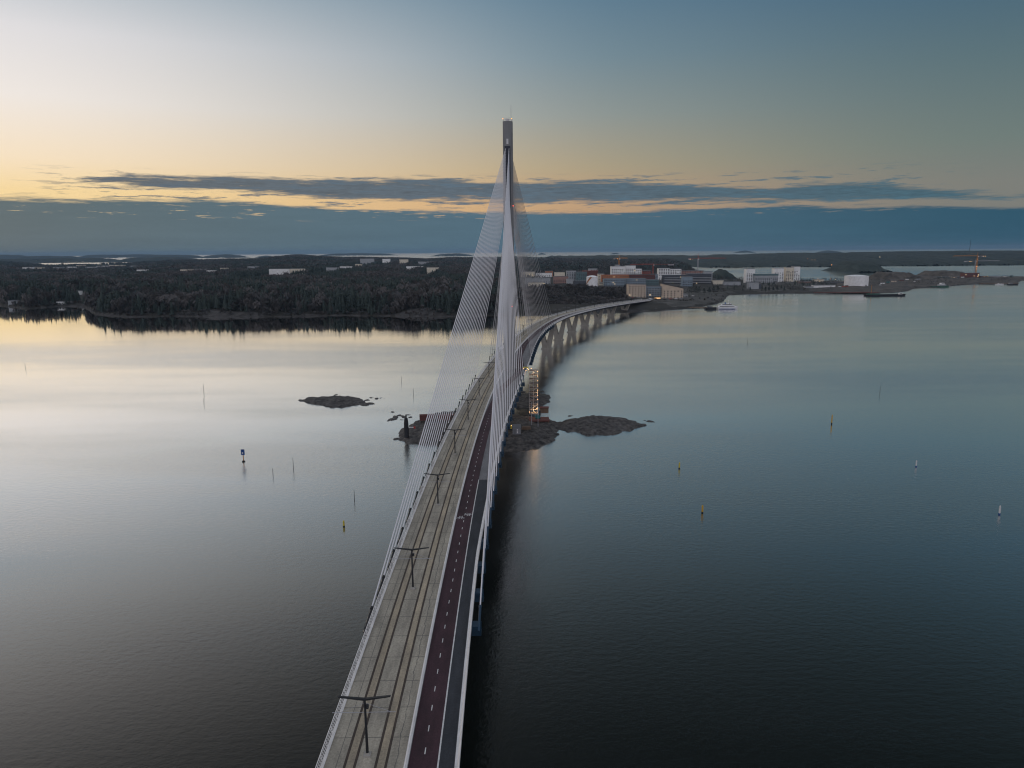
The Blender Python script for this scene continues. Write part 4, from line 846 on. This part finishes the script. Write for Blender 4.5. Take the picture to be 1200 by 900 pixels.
def ship(x0, x1, y, name, cat, label, hull, beam=9, freeb=2.5, houses=(), rot=0, extra=None):
    a = at_h(x0, y, 0); c = at_h(x1, y, 0); cx, cy = (a.x+c.x)/2, (a.y+c.y)/2; L = abs(c.x-a.x); o = empty(name, (cx, cy, 0), rot, label, cat)
    b = MB(); prof = [(-.5,.8),(-.45,1),(-.2,1),(.2,1),(.36,.8),(.46,.35),(.5,.03)]; rings = []
    for z, s, e in ((-1,.86,.94),(0,.94,.97),(freeb,1,1),(freeb,.93,.985),(freeb-.5,.92,.98)):
        pts = [(x*L*e, w_*beam/2*s) for x, w_ in prof]; rings.append([(x, -w_, z+(.06*freeb*max(0,(x/L))*8 if z > 1 else 0)) for x, w_ in pts]+[(x, w_, z+(.06*freeb*max(0,(x/L))*8 if z > 1 else 0)) for x, w_ in reversed(pts)])
    nn_ = len(rings[0]); vs = [v for r_ in rings for v in r_]; fs = [tuple(reversed(range(nn_))), tuple(range(4*nn_, 5*nn_))]
    for i in range(4):
        for j in range(nn_): fs.append((i*nn_+j, i*nn_+(j+1)%nn_, (i+1)*nn_+(j+1)%nn_, (i+1)*nn_+j))
    b.add(vs, fs); b.build('hull', hull, o)
    for (f0, f1, z0, z1, m, hb) in houses:
        b = MB(); b.box(f0*L, f1*L, -beam/2*hb, beam/2*hb, freeb-.5+z0, freeb-.5+z1); h_ = b.build('superstructure', m, o)
        b = MB(); b.box(f0*L+.4, f1*L-.4, -beam/2*hb-.04, -beam/2*hb-.005, freeb-.5+(z0+z1)/2, freeb-.5+(z0+z1)/2+.9); b.build('window_band', 'glass', h_)
    if extra: extra(o, L, beam, freeb)
    return o
def ex_ferry(o, L, bm, fb):
    b = MB(); b.tube([(.02*L,0,fb+6),(.02*L,0,fb+9)], .15, 5); b.tube([(.02*L,-1.2,fb+8),(.02*L,1.2,fb+8)], .08, 4); b.build('mast','white_paint',o)
    b = MB(); b.lathe([(.8,fb+3.8),(.7,fb+6)], 10, T=Matrix.Translation((-.12*L,0,0))); b.build('funnel','navy',o); b = MB(); b.box(-.44*L,.33*L,-bm*.5-.05,-bm*.5+.2,.3,1.0); b.build('hull_stripe','navy',o)
ship(840,865,362.3,'ferry','boat','white and blue passenger ship moored by the town shore','hull_white',9,3,[(-.42,.3,0,2.4,'white_wall',.85),(-.3,.18,2.4,4.4,'white_wall',.7),(.02,.12,4.4,6.0,'white_wall',.5)], extra=ex_ferry)
ship(826,840,362.6,'work_barge','boat','dark work barge moored ahead of the white and blue ship','hull_dark',9,2.2,[(-.3,.1,0,2.2,'dark_wall',.6)])
def ex_barge(o, L, bm, fb):
    b = MB(); b.tube([(-.35*L,0,fb),(-.35*L,0,fb+16)], .3, 5); b.build('spud_pole','crane_orange',o); b = MB(); b.box(-.45*L,-.15*L,-2,2,fb,fb+1.6); b.build('deck_cargo','green_paint',o)
ship(1012,1063,346.6,'barge','barge','long flat dark barge moored off the quay with an orange pole','hull_dark',13,2.2,[(.33,.4,0,2.8,'white_wall',.4)], extra=ex_barge)
ship(1088,1113,336.6,'work_ship','boat','dark green work ship moored before the teal hall','green_paint',11,2.6,[(-.05,.3,0,3.5,'grey_wall',.7),(.05,.22,3.5,6.5,'white_wall',.6)])
ship(1166,1177,333.6,'motor_boat','boat','small white boat beside the timber quay at the point','hull_white',5,1.6,[(-.2,.15,0,1.8,'white_wall',.6)])
ship(1180,1194,333.8,'work_barge','boat','dark barge at the very tip of the right point','hull_dark',8,2,[(-.4,-.1,0,2.4,'grey_wall',.6)])
p = at_d(920, 292.9, 15000); o = ship(915,925,293.6,'cargo_ship','ship','tiny dark cargo ship on the open sea at the horizon','hull_dark',30,10,[(-.45,-.3,0,18,'dark_wall',.7)])
def van(x, d, label, m, lit=True):
    p = at_d(x, 350, d); z = max(0, float(landh([p.x],[d])[0])); o = empty('bus', (p.x, d, z), 0, label, 'bus')
    b = MB(); b.box(-4.5,4.5,-1.25,1.25,.45,3.1); b.build('body', m, o); b = MB(); b.box(-4.2,4.2,-1.30,-1.26,1.6,2.6); b.build('windows', 'bus_lit', o)
    for x_ in (-3,3):
        b = MB(); b.lathe([(.5,-.15),(.5,.15)], 12, T=Matrix.Translation((x_,-1.2,.5)) @ Matrix.Rotation(math.pi/2,4,'X')); b.build('wheel','black_paint',o)
    return o
M['bus_lit'] = mat('lit_bus_windows', (.4,.3,.2), .4, emit=(1,.58,.25), estr=1.6)
van(770.5, 1055, 'orange bus with lit windows parked by the bridge end', 'orange_wall')
# huts and containers on the harbour point
for i, (x, d, w2, m_) in enumerate([(1034,1480,4,'white_wall'),(1040,1500,3,'teal_paint'),(1047,1560,5,'beige'),(1056,1600,4,'brown_red'),(1062,1650,3,'white_wall'),(1075,1650,5,'grey_wall'),(1082,1700,3,'cream_wall'),(1094,1740,4,'white_wall'),(1118,1745,4,'beige'),(1127,1740,3,'white_wall'),(1163,1790,4,'brown_red'),(1176,1800,4,'white_wall'),(1184,1810,3,'teal_paint'),(972,1400,3,'cream_wall'),(992,1345,3,'red_wall')]):
    p = at_d(x, 335, d); z = max(.3, float(landh([p.x],[d])[0])-.3); o = empty('site_hut', (p.x, d, z), .1*(i % 3), '%s site hut, %s from the left among the huts on the harbour point' % ({'white_wall':'white','teal_paint':'teal','beige':'beige','brown_red':'rust-red','grey_wall':'grey','cream_wall':'cream','red_wall':'red'}[m_], ordn([2,3,4,5,6,7,8,9,10,11,12,13,14,0,1][i])), 'hut', 'site huts on the harbour point')
    b = MB(); b.box(-w2,w2,-1.6,1.6,0,2.9); b.build('wall', m_, o); b = MB(); b.add([(-w2-.3,-1.9,2.9),(w2+.3,-1.9,2.9),(w2+.3,1.9,2.9),(-w2-.3,1.9,2.9),(-w2-.3,0,3.7),(w2+.3,0,3.7)], [(0,1,5,4),(2,3,4,5),(0,4,3),(1,2,5),(3,2,1,0)]); b.build('roof', 'roof_dark', o)
    b = MB(); b.box(-.9,.3,-1.64,-1.605,0,2.1); b.build('door', 'dark_wall', o)
# cars: far away but each one its own
def car(x, d, m, rz, label):
    p = at_d(x, 350, d); z = max(0, float(landh([p.x],[d])[0])); o = empty('parked_car', (p.x, d, z), rz, label, 'car', 'cars parked round the harbour town')
    b = MB(); b.box(-2.2,2.2,-.9,.9,.3,.95); b.add([(-1.6,-.8,.95),(1.2,-.8,.95),(1.2,.8,.95),(-1.6,.8,.95),(-1.1,-.7,1.5),(.6,-.7,1.5),(.6,.7,1.5),(-1.1,.7,1.5)], [(4,5,6,7),(0,1,5,4),(1,2,6,5),(2,3,7,6),(3,0,4,7)]); b.build('body', m, o)
    for x_ in (-1.4,1.4):
        b = MB(); b.lathe([(.33,-.1),(.33,.1)], 8, T=Matrix.Translation((x_,-.85,.33)) @ Matrix.Rotation(math.pi/2,4,'X')); b.build('wheel','black_paint',o)
for i, (x, d, m, rz) in enumerate([(762,1062,'white_paint',0),(781,1058,'dark_wall',.2),(786,1060,'red_paint',0),(792,1064,'white_paint',.1),(798,1062,'container_grey',0),(812,1120,'white_paint',.5),(742,1070,'red_paint',.1),(748,1072,'container_grey',0),(942,1390,'white_paint',0),(948,1392,'dark_wall',0),(983,1360,'white_paint',0),(987,1362,'red_paint',0),(991,1360,'container_grey',0),(1030,1420,'white_paint',.3),(1070,1560,'white_paint',0),(1120,1680,'container_grey',0)]):
    car(x, d, m, rz, '%s car, %s from the left among the cars %s' % ({'white_paint':'white','dark_wall':'dark','red_paint':'red','container_grey':'grey'}[m], ordn([1,3,4,5,6,7,0,2,0,1,2,3,4,5,6,7][i] if True else i) , 'by the bridge end' if i < 8 else 'on the harbour point'))
# raised approach so that the road meets the bridge end
def pad(name, pts, z, m, kind='structure'):
    b = MB(); b.prism([(p.x, p.y) for p in pts], -1, z, 0); return tag(b.build(name, m), kind=kind)
e0 = bp_(1016, UL-2); e1 = bp_(1016, UR(1016)+2); 
b = MB(); zz = hdeck(1016)
b.add([e0, e1, Vector((e1.x+52, e1.y+42, 5.2)), Vector((e0.x+14, e0.y+52, 6)), Vector((e0.x-14,e0.y-2,1)), Vector((e1.x+22,e1.y-14,1.0)), Vector((e1.x+95,e1.y+14,2)), Vector((e0.x-4, e0.y+75, 3))], [(0,1,2,3),(0,4,5,1),(1,5,6,2),(4,0,3,7)])
tag(b.build('road_embankment', 'field'), kind='structure')

# ------------------------------------------------------------------ islets round the pylon
def islet(name, pts, hmax, seed, label=None, m='islet', res=.7, kind='structure', lobes=None):
    P = [at_h(x, y, 0) for x, y in pts]; xs = [p.x for p in P]; ys = [p.y for p in P]; cx, cy = sum(xs)/len(P), sum(ys)/len(P)
    X0, X1, Y0, Y1 = min(xs)-6, max(xs)+6, min(ys)-6, max(ys)+6; nx, ny = int((X1-X0)/res)+2, int((Y1-Y0)/res)+2
    gx, gy = np.meshgrid(np.linspace(X0, X1, nx), np.linspace(Y0, Y1, ny))
    A = np.array([[p.x, p.y] for p in P]); Bq = np.roll(A, -1, 0); ins = np.zeros(gx.shape, bool); dist = np.full(gx.shape, 1e9)
    for (ax_, ay_), (bx_, by_) in zip(A, Bq):
        cond = ((ay_ > gy) != (by_ > gy)) & (gx < (bx_-ax_)*(gy-ay_)/((by_-ay_) if by_ != ay_ else 1e-9)+ax_); ins ^= cond
        dx, dy = bx_-ax_, by_-ay_; tt_ = np.clip(((gx-ax_)*dx+(gy-ay_)*dy)/(dx*dx+dy*dy+1e-9), 0, 1); dist = np.minimum(dist, np.hypot(gx-ax_-tt_*dx, gy-ay_-tt_*dy))
    sd_ = np.where(ins, dist, -dist)+(fbm(gx/4+seed, gy/4)-.5)*6; nz = fbm(gx/7+seed, gy/7+seed); n2_ = vnoise(gx/1.6+seed, gy/1.6)
    n3_ = vnoise(gx/.9+seed*3, gy/.9); Z = np.where(sd_ > 0, np.minimum(hmax, .25+hmax*(1-np.exp(-sd_/7)))*(.35+1.2*nz)+(.85*(n2_-.4)+.4*(n3_-.5))*np.clip(sd_/2,0,1), np.maximum(-2, sd_*.5)-.15)
    V = np.stack([gx, gy, Z], -1).reshape(-1,3); idx = np.arange(gx.size).reshape(gx.shape); Fq = np.stack([idx[:-1,:-1], idx[:-1,1:], idx[1:,1:], idx[1:,:-1]], -1).reshape(-1,4); Fq = Fq[V[Fq][:,:,2].max(1) > -1.8]
    o = np_mesh(name, V, Fq, [m], smooth=False); return tag(o, label, None, None, kind)
islet('islet', [(464,515),(470,503),(490,494),(500,487),(520,484),(560,482),(600,486),(625,490),(650,495),(662,500),(655,507),(645,520),(630,526),(600,528),(560,526),(520,522),(480,520)], 2.7, 3)
islet('islet', [(648,498),(665,492),(690,489),(725,490),(748,495),(754,498),(740,504),(715,510),(690,510),(672,507),(655,503)], 2.2, 8)
islet('islet', [(606,462),(640,462),(646,470),(636,477),(604,478)], 1.6, 10)
islet('islet', [(348,470),(362,466),(395,465),(420,467),(428,472),(410,477),(388,477),(365,473)], 1.5, 14)
#islet('skerries', [(423,466),(442,463),(447,468),(440,474),(425,475)], .25, 23)
#islet('skerries', [(447,495),(462,489),(482,484),(484,490),(465,494)], .35, 31)
b = MB()
for (x, y, s_) in [(430,469,1.6),(436,466,1.2),(441,467,1.6),(445,466.4,.8),(433,473,1.8),(428,474.5,2.2),(447,469,.7),(450,467,.7),(394,462.5,1.4),(397,463,.7),(459,463.5,.8),(461,483,1.1),(455,493,1.2),(459,491,1.8),(463,488,2),(466,489.5,1.6),(470,487,1.3),(473,488.5,1.5),(476,486,1.0),(471,492,1.2),(481,489,1.3),(484,488.5,.9),(487,489.5,.6),(446,495.5,.7),(451,497,.7),(758,493,1.2),(762,494,1.6),(668,488,1),(636,459,1.3),(600,458,1),(612,459,1.8),(626,458,1.2),(642,463,1.4)]:
    for q in range(3):
        p = at_h(x+rng.normal()*1.2, y+rng.normal()*.35, 0); T_ = Matrix.Translation((p.x, p.y, -.25)) @ Matrix.Rotation(rng.random()*6, 4, 'Z') @ Matrix.Diagonal((1.5+rng.random(), 1, .45, 1)); rr = s_*(.4+.5*rng.random())
        b.lathe([(rr*.9,-1),(rr*(1.0),0),(rr*(.7+.2*rng.random()),rr*.7),(rr*.2,rr*1.1)], 7, 0, T_)
tag(b.build('skerry_rocks', 'islet'), kind='stuff')
# works on the islet
SC = bp_(330, UR(330)+3.6); sx, sy = SC.x, SC.y; T0 = Matrix.Translation((sx, sy, 0))
st = empty('scaffold_tower', (sx, sy, 2.5), 0, 'lit scaffold stair tower beside the pylon, right of the deck', 'scaffold tower')
b = MB(); w_ = 1.9; hh = 20.5
for x in (-w_, 0, w_):
    for y in (-w_, w_): b.tube([(x,y,0),(x,y,hh)], .09, 5)
for i in range(11):
    z = i*2.05
    for y in (-w_, w_): b.tube([(-w_,y,z),(w_,y,z)], .07, 4); b.tube([(-w_ if i % 2 else w_,y,z),(w_ if i % 2 else -w_,y,min(hh,z+2.05))], .05, 4)
    for x in (-w_, w_): b.tube([(x,-w_,z),(x,w_,z)], .07, 4)
b.build('frame', 'crane_grey', st)
for i in range(11): b = MB(); b.box(-w_,w_,-w_*.6,w_*.6,i*2.05-.05,i*2.05+.02); b.build('platform', 'wood', st)
for i in range(14): b = MB(); b.ball((w_+.15,-w_-.1,1.0+i*1.48+.4*((i*7)%3-1)), .10+.035*((i*5)%3)); b.build('work_light', 'warm_lamp', st)
for x, z in ((-w_,0.9),(-.7,.5),(.6,.9),(1.5,2.4),(-1,2.2),(-2.2,hh+.7),(-3.4,hh+.2),(-1.0,hh+1.2)): b = MB(); b.ball((x,-w_-.25,z), .17); b.build('work_light', 'warm_lamp', st)
gp = empty('gantry', (sx-3.6, sy-.5, hdeck(330)), 0, 'small lit gantry at the deck edge above the scaffold tower', 'gantry'); b = MB()
for x in (-1.2,1.2):
    for y in (-.8,.8): b.tube([(x,y,-.2),(x,y,2.4)], .09, 4)
b.box(-1.4,1.4,-1,1,2.4,2.52); b.build('frame', 'yellow', gp)
for x in (-.9,.9): b = MB(); b.ball((x,-1.05,2.0), .17); b.build('work_light','warm_lamp',gp)
for lx_, lz_, e_ in ((1.0, 2.2, 380), (.5, 19.5, 200), (w_, 10, 150)):
    pl = bpy.data.lights.new('work_light_beam', 'POINT'); pl.energy = e_; pl.color = (1, .6, .28); pl.shadow_soft_size = .3; po = bpy.data.objects.new('work_light_beam', pl); COL.objects.link(po); po.parent = st; po.location = (lx_, -w_-.9, lz_)
def ppx(x, y, h): return at_h(x, y, h)
p = ppx(605.5, 509, 3.2); ct = empty('site_container', (p.x, p.y+1.5, 3.2), 0, 'grey site container with white marks on the islet below the deck edge', 'container')
b = MB(); b.box(-1.7,1.7,-1.5,4.5,0,2.7); b.build('body', 'container_grey', ct); b = MB(); b.box(-1.8,1.8,-1.6,4.6,2.7,2.85); b.build('roof', 'roof_grey', ct)
b = MB(); 
for i in range(3): b.box(.1,.55,-1.54,-1.505,.5+i*.65,.95+i*.65)
b.build('white_marking','white_paint',ct); b = MB(); b.box(-1.3,-.4,-1.55,-1.505,.05,2.1); b.build('door','roof_grey',ct)
p = ppx(632, 493, 3); wp = empty('work_platform', (p.x, p.y+3, 0), 0, 'brown timber work platform on stilts beside the scaffold', 'platform')
b = MB(); b.box(-4.6,4.6,-3,4,2.6,3.1); b.build('deck','brown_red',wp); b = MB()
for x in (-4.2,0,4.2):
    for y in (-2.7,3.6): b.tube([(x,y,-2),(x,y,2.6)], .22, 6)
b.build('stilts','wood',wp); b = MB()
for x in (-4.5,-1.5,1.5,4.5): b.tube([(x,3.9,3.1),(x,3.9,4.2)], .05, 4)
b.tube([(-4.5,3.9,4.2),(4.5,3.9,4.2)], .05, 4); b.build('railing','crane_grey',wp)
ex = empty('pump_unit', (p.x-.5, p.y+4, 3.1), 0, 'teal machine on the brown work platform', 'machine'); b = MB(); b.box(-1.1,1.1,-.8,.8,.2,1.5); b.build('housing','teal_paint',ex); b = MB(); b.lathe([(.35,0),(.35,2.2)],8,T=Matrix.Translation((.9,0,1.5)) ); b.tube([(-.8,0,1.5),(-.8,0,2.6)],.1,5); b.build('exhaust_stack','dark_steel',ex); b = MB(); b.box(-1.2,1.2,-.9,.9,0,.2); b.build('skid','black_paint',ex)
p = ppx(617, 503, 3); tp2 = empty('timber_stack', (p.x, p.y, 3.1), .1, 'stack of pale timber at the foot of the scaffold tower', 'timber stack')
for j in range(4):
    b = MB(); b.box(-2+.1*j,1.9-.08*j,-1.0,1.0,j*.3,j*.3+.24); b.build('plank_layer','wood',tp2)
p = ppx(636, 488, 3); mm_ = empty('small_shed', (p.x+1, p.y+8, 3), 0, 'brown shed behind the work platform', 'shed'); b = MB(); b.box(-2,2,-1.5,1.5,0,2.4); b.build('wall','wood',mm_); b = MB(); b.box(-2.2,2.2,-1.7,1.7,2.4,2.6); b.build('roof','brown_red',mm_)
p = ppx(597.5, 503, 3); yy_ = empty('generator', (p.x, p.y, 3), 0, 'yellow generator left of the grey container', 'generator'); b = MB(); b.box(-.9,.9,-.7,.7,.3,1.7); b.build('housing','yellow',yy_); b = MB(); b.box(-1,1,-.8,.8,0,.3); b.build('skid','black_paint',yy_); b = MB(); b.ball((.7,-.9,1.9),.16); b.build('work_light','warm_lamp',yy_)
for i, (x, y, hz_) in enumerate([(612,486,12),(630.5,486,13)]):
    p = ppx(x+ (11 if i == 0 else 0), y+12, 3); o = empty('steel_post', (p.x, p.y, 1), 0, ['tall thin grey steel post right of the scaffold','thin grey steel post by the work platform'][i], 'post'); b = MB(); b.tube([(0,0,0),(0,0,hz_)], .14, 6); b.build('post','crane_grey',o); b = MB(); b.box(-.3,.3,-.3,.3,0,.3); b.build('base','dark_steel',o)
# beacon on the west end
p = ppx(476.5, 511, 2); bc = empty('beacon', (p.x, p.y, 1.5), 0, 'dark beacon tower on the left tip of the pylon islet', 'beacon')
b = MB(); b.lathe([(1.0,0),(.95,6),(.7,8.2)], 10); b.build('tower','hull_dark',bc); b = MB(); b.lathe([(.35,8.2),(.35,9.2),(.05,9.7)], 8); b.build('lantern','dark_steel',bc)
p = ppx(482, 505, 2.5); o = empty('navigation_board', (p.x, p.y, 2.2), 0, 'white board with a red end beside the dark beacon', 'sign'); b = MB(); b.box(-1.6,1.0,-.06,.06,1.6,2.1); b.build('board','white_paint',o); b = MB(); b.box(1.0,1.8,-.07,.07,1.3,2.3); b.build('red_end','red_paint',o); b = MB(); b.tube([(-1,0,-.5),(-1,0,1.6)],.06,4); b.tube([(.8,0,-.5),(.8,0,1.6)],.06,4); b.build('posts','dark_steel',o)
for i, (x, y, w2, m2, lab) in enumerate([(500,491,3.2,'brown_red','rust-coloured container among the rocks seen left of the cables'),(524,491,4.2,'brown_red','dark red container seen through the left cables')]):
    p = ppx(x, y, 3); o = empty('container', (p.x, p.y, 2.6), .15, lab, 'container'); b = MB(); b.box(-w2,w2,-1.2,1.2,0,2.5); b.build('body',m2,o)
    b = MB()
    for k_ in range(int(w2*2/.5)): b.box(-w2+.2+k_*.5,-w2+.32+k_*.5,-1.25,-1.2,.15,2.35)
    b.build('ribs',m2,o)

# ------------------------------------------------------------------ navigation marks on the water
def spar(x, yb, yt, label, kind):
    p = at_h(x, yb, 0); zt = at_d(x, yt, p.y).z; o = empty('spar_buoy' if kind != 'board' else 'channel_board', (p.x, p.y, 0), 0, label, 'buoy')
    if kind == 'board':
        b = MB(); b.tube([(0,0,-2),(0,0,zt)], .16, 6); b.build('pole','crane_orange',o); b = MB(); b.box(-.7,.7,-.12,-.17,zt-2.2,zt); b.build('board','navy',o); b = MB(); b.box(-.3,.1,-.185,-.172,zt-1.8,zt-1.1); b.build('white_mark','white_paint',o); b = MB(); b.lathe([(.6,-1),(.6,.25),(.2,.5)],10); b.build('float','black_paint',o)
        return o
    r_ = {'yellow':.27,'orange':.27,'white':.24,'pole':.085}[kind]; m_ = {'yellow':'yellow','orange':'buoy_orange','white':'white_paint','pole':'hull_dark'}[kind]
    k_ = zt*.16
    b = MB(); b.lathe([(r_*1.15,-1.5),(r_*1.15,k_)], 8); b.build('lower_section','black_paint' if kind != 'white' else 'navy',o)
    b = MB(); b.lathe([(r_,k_+.003),(r_*.9,zt*.85),(r_*.5,zt)], 8); b.build('upper_section',m_,o)
    return o
for a in [(285.5,541,526.5,'blue square channel board on a pole in the water at left','board'),(320,557,549,'thin dark pole in the water right of the blue board','pole'),(344,550,536.5,'taller thin pole in the water, second right of the blue board','pole'),(415.5,587,574,'thin pole in the water above the yellow buoy, left of the bridge','pole'),
          (403,617,610,'yellow and black spar buoy left of the bridge','yellow'),(239,461,449,'thin pole far out in the pale water at left','pole'),(239,473,467,'short pole just below the far left thin pole','pole'),(470.5,448,441,'thin pole in pale water left of the cables, farther one','pole'),(484.5,463,455,'thin pole in pale water left of the cables, nearer one','pole'),
          (796,549,542,'small yellow spar buoy right of the bridge','yellow'),(823,601,592,'orange-yellow spar buoy, nearest one right of the bridge','orange'),(974.5,497,486,'tall orange spar buoy in the middle of the right water','orange'),(1031,461,452,'thin dark red pole far out at right','pole'),(1073.5,547,539.5,'white and blue spar buoy, left of the two white ones','white'),(1171,603,592.5,'white and blue spar buoy near the right edge','white'),(843.5,387,383,'tiny pole near the ferry','pole'),(876,402,396,'tiny pole out in the right water below the ferry','pole'),(30,432,425,'tiny pole in the bright water at the far left','pole')]:
    spar(*a)

# ------------------------------------------------------------------ air
HZ = True
if HZ:
    b = MB(); b.box(-41000, 41000, -3500, 41000, -4.6, 168); hzo = b.build('haze', 'water'); hzo.data.materials.clear()
    m = bpy.data.materials.new('haze_air'); m.use_nodes = True; nn_ = m.node_tree.nodes; nn_.clear(); pv = nn_.new('ShaderNodeVolumePrincipled'); oo = nn_.new('ShaderNodeOutputMaterial'); m.node_tree.links.new(pv.outputs[0], oo.inputs['Volume'])
    pv.inputs['Color'].default_value = (.32,.52,.76,1); pv.inputs['Density'].default_value = 3.3e-5; pv.inputs['Anisotropy'].default_value = .0
    hzo.data.materials.append(m); tag(hzo, kind='stuff')

# ------------------------------------------------------------------ render settings
S.view_settings.view_transform = 'Standard'; S.view_settings.look = 'None'; S.view_settings.exposure = 0; S.view_settings.gamma = 1
c = S.cycles; c.pixel_filter_type = 'BLACKMAN_HARRIS'; c.max_bounces = 5; c.diffuse_bounces = 2; c.glossy_bounces = 3; c.transmission_bounces = 2; c.volume_bounces = 0; c.transparent_max_bounces = 8
c.filter_width = 1.15; c.use_denoising = True; c.sample_clamp_indirect = 4; c.caustics_reflective = False; c.caustics_refractive = False
c.use_adaptive_sampling = True; c.adaptive_threshold = .015
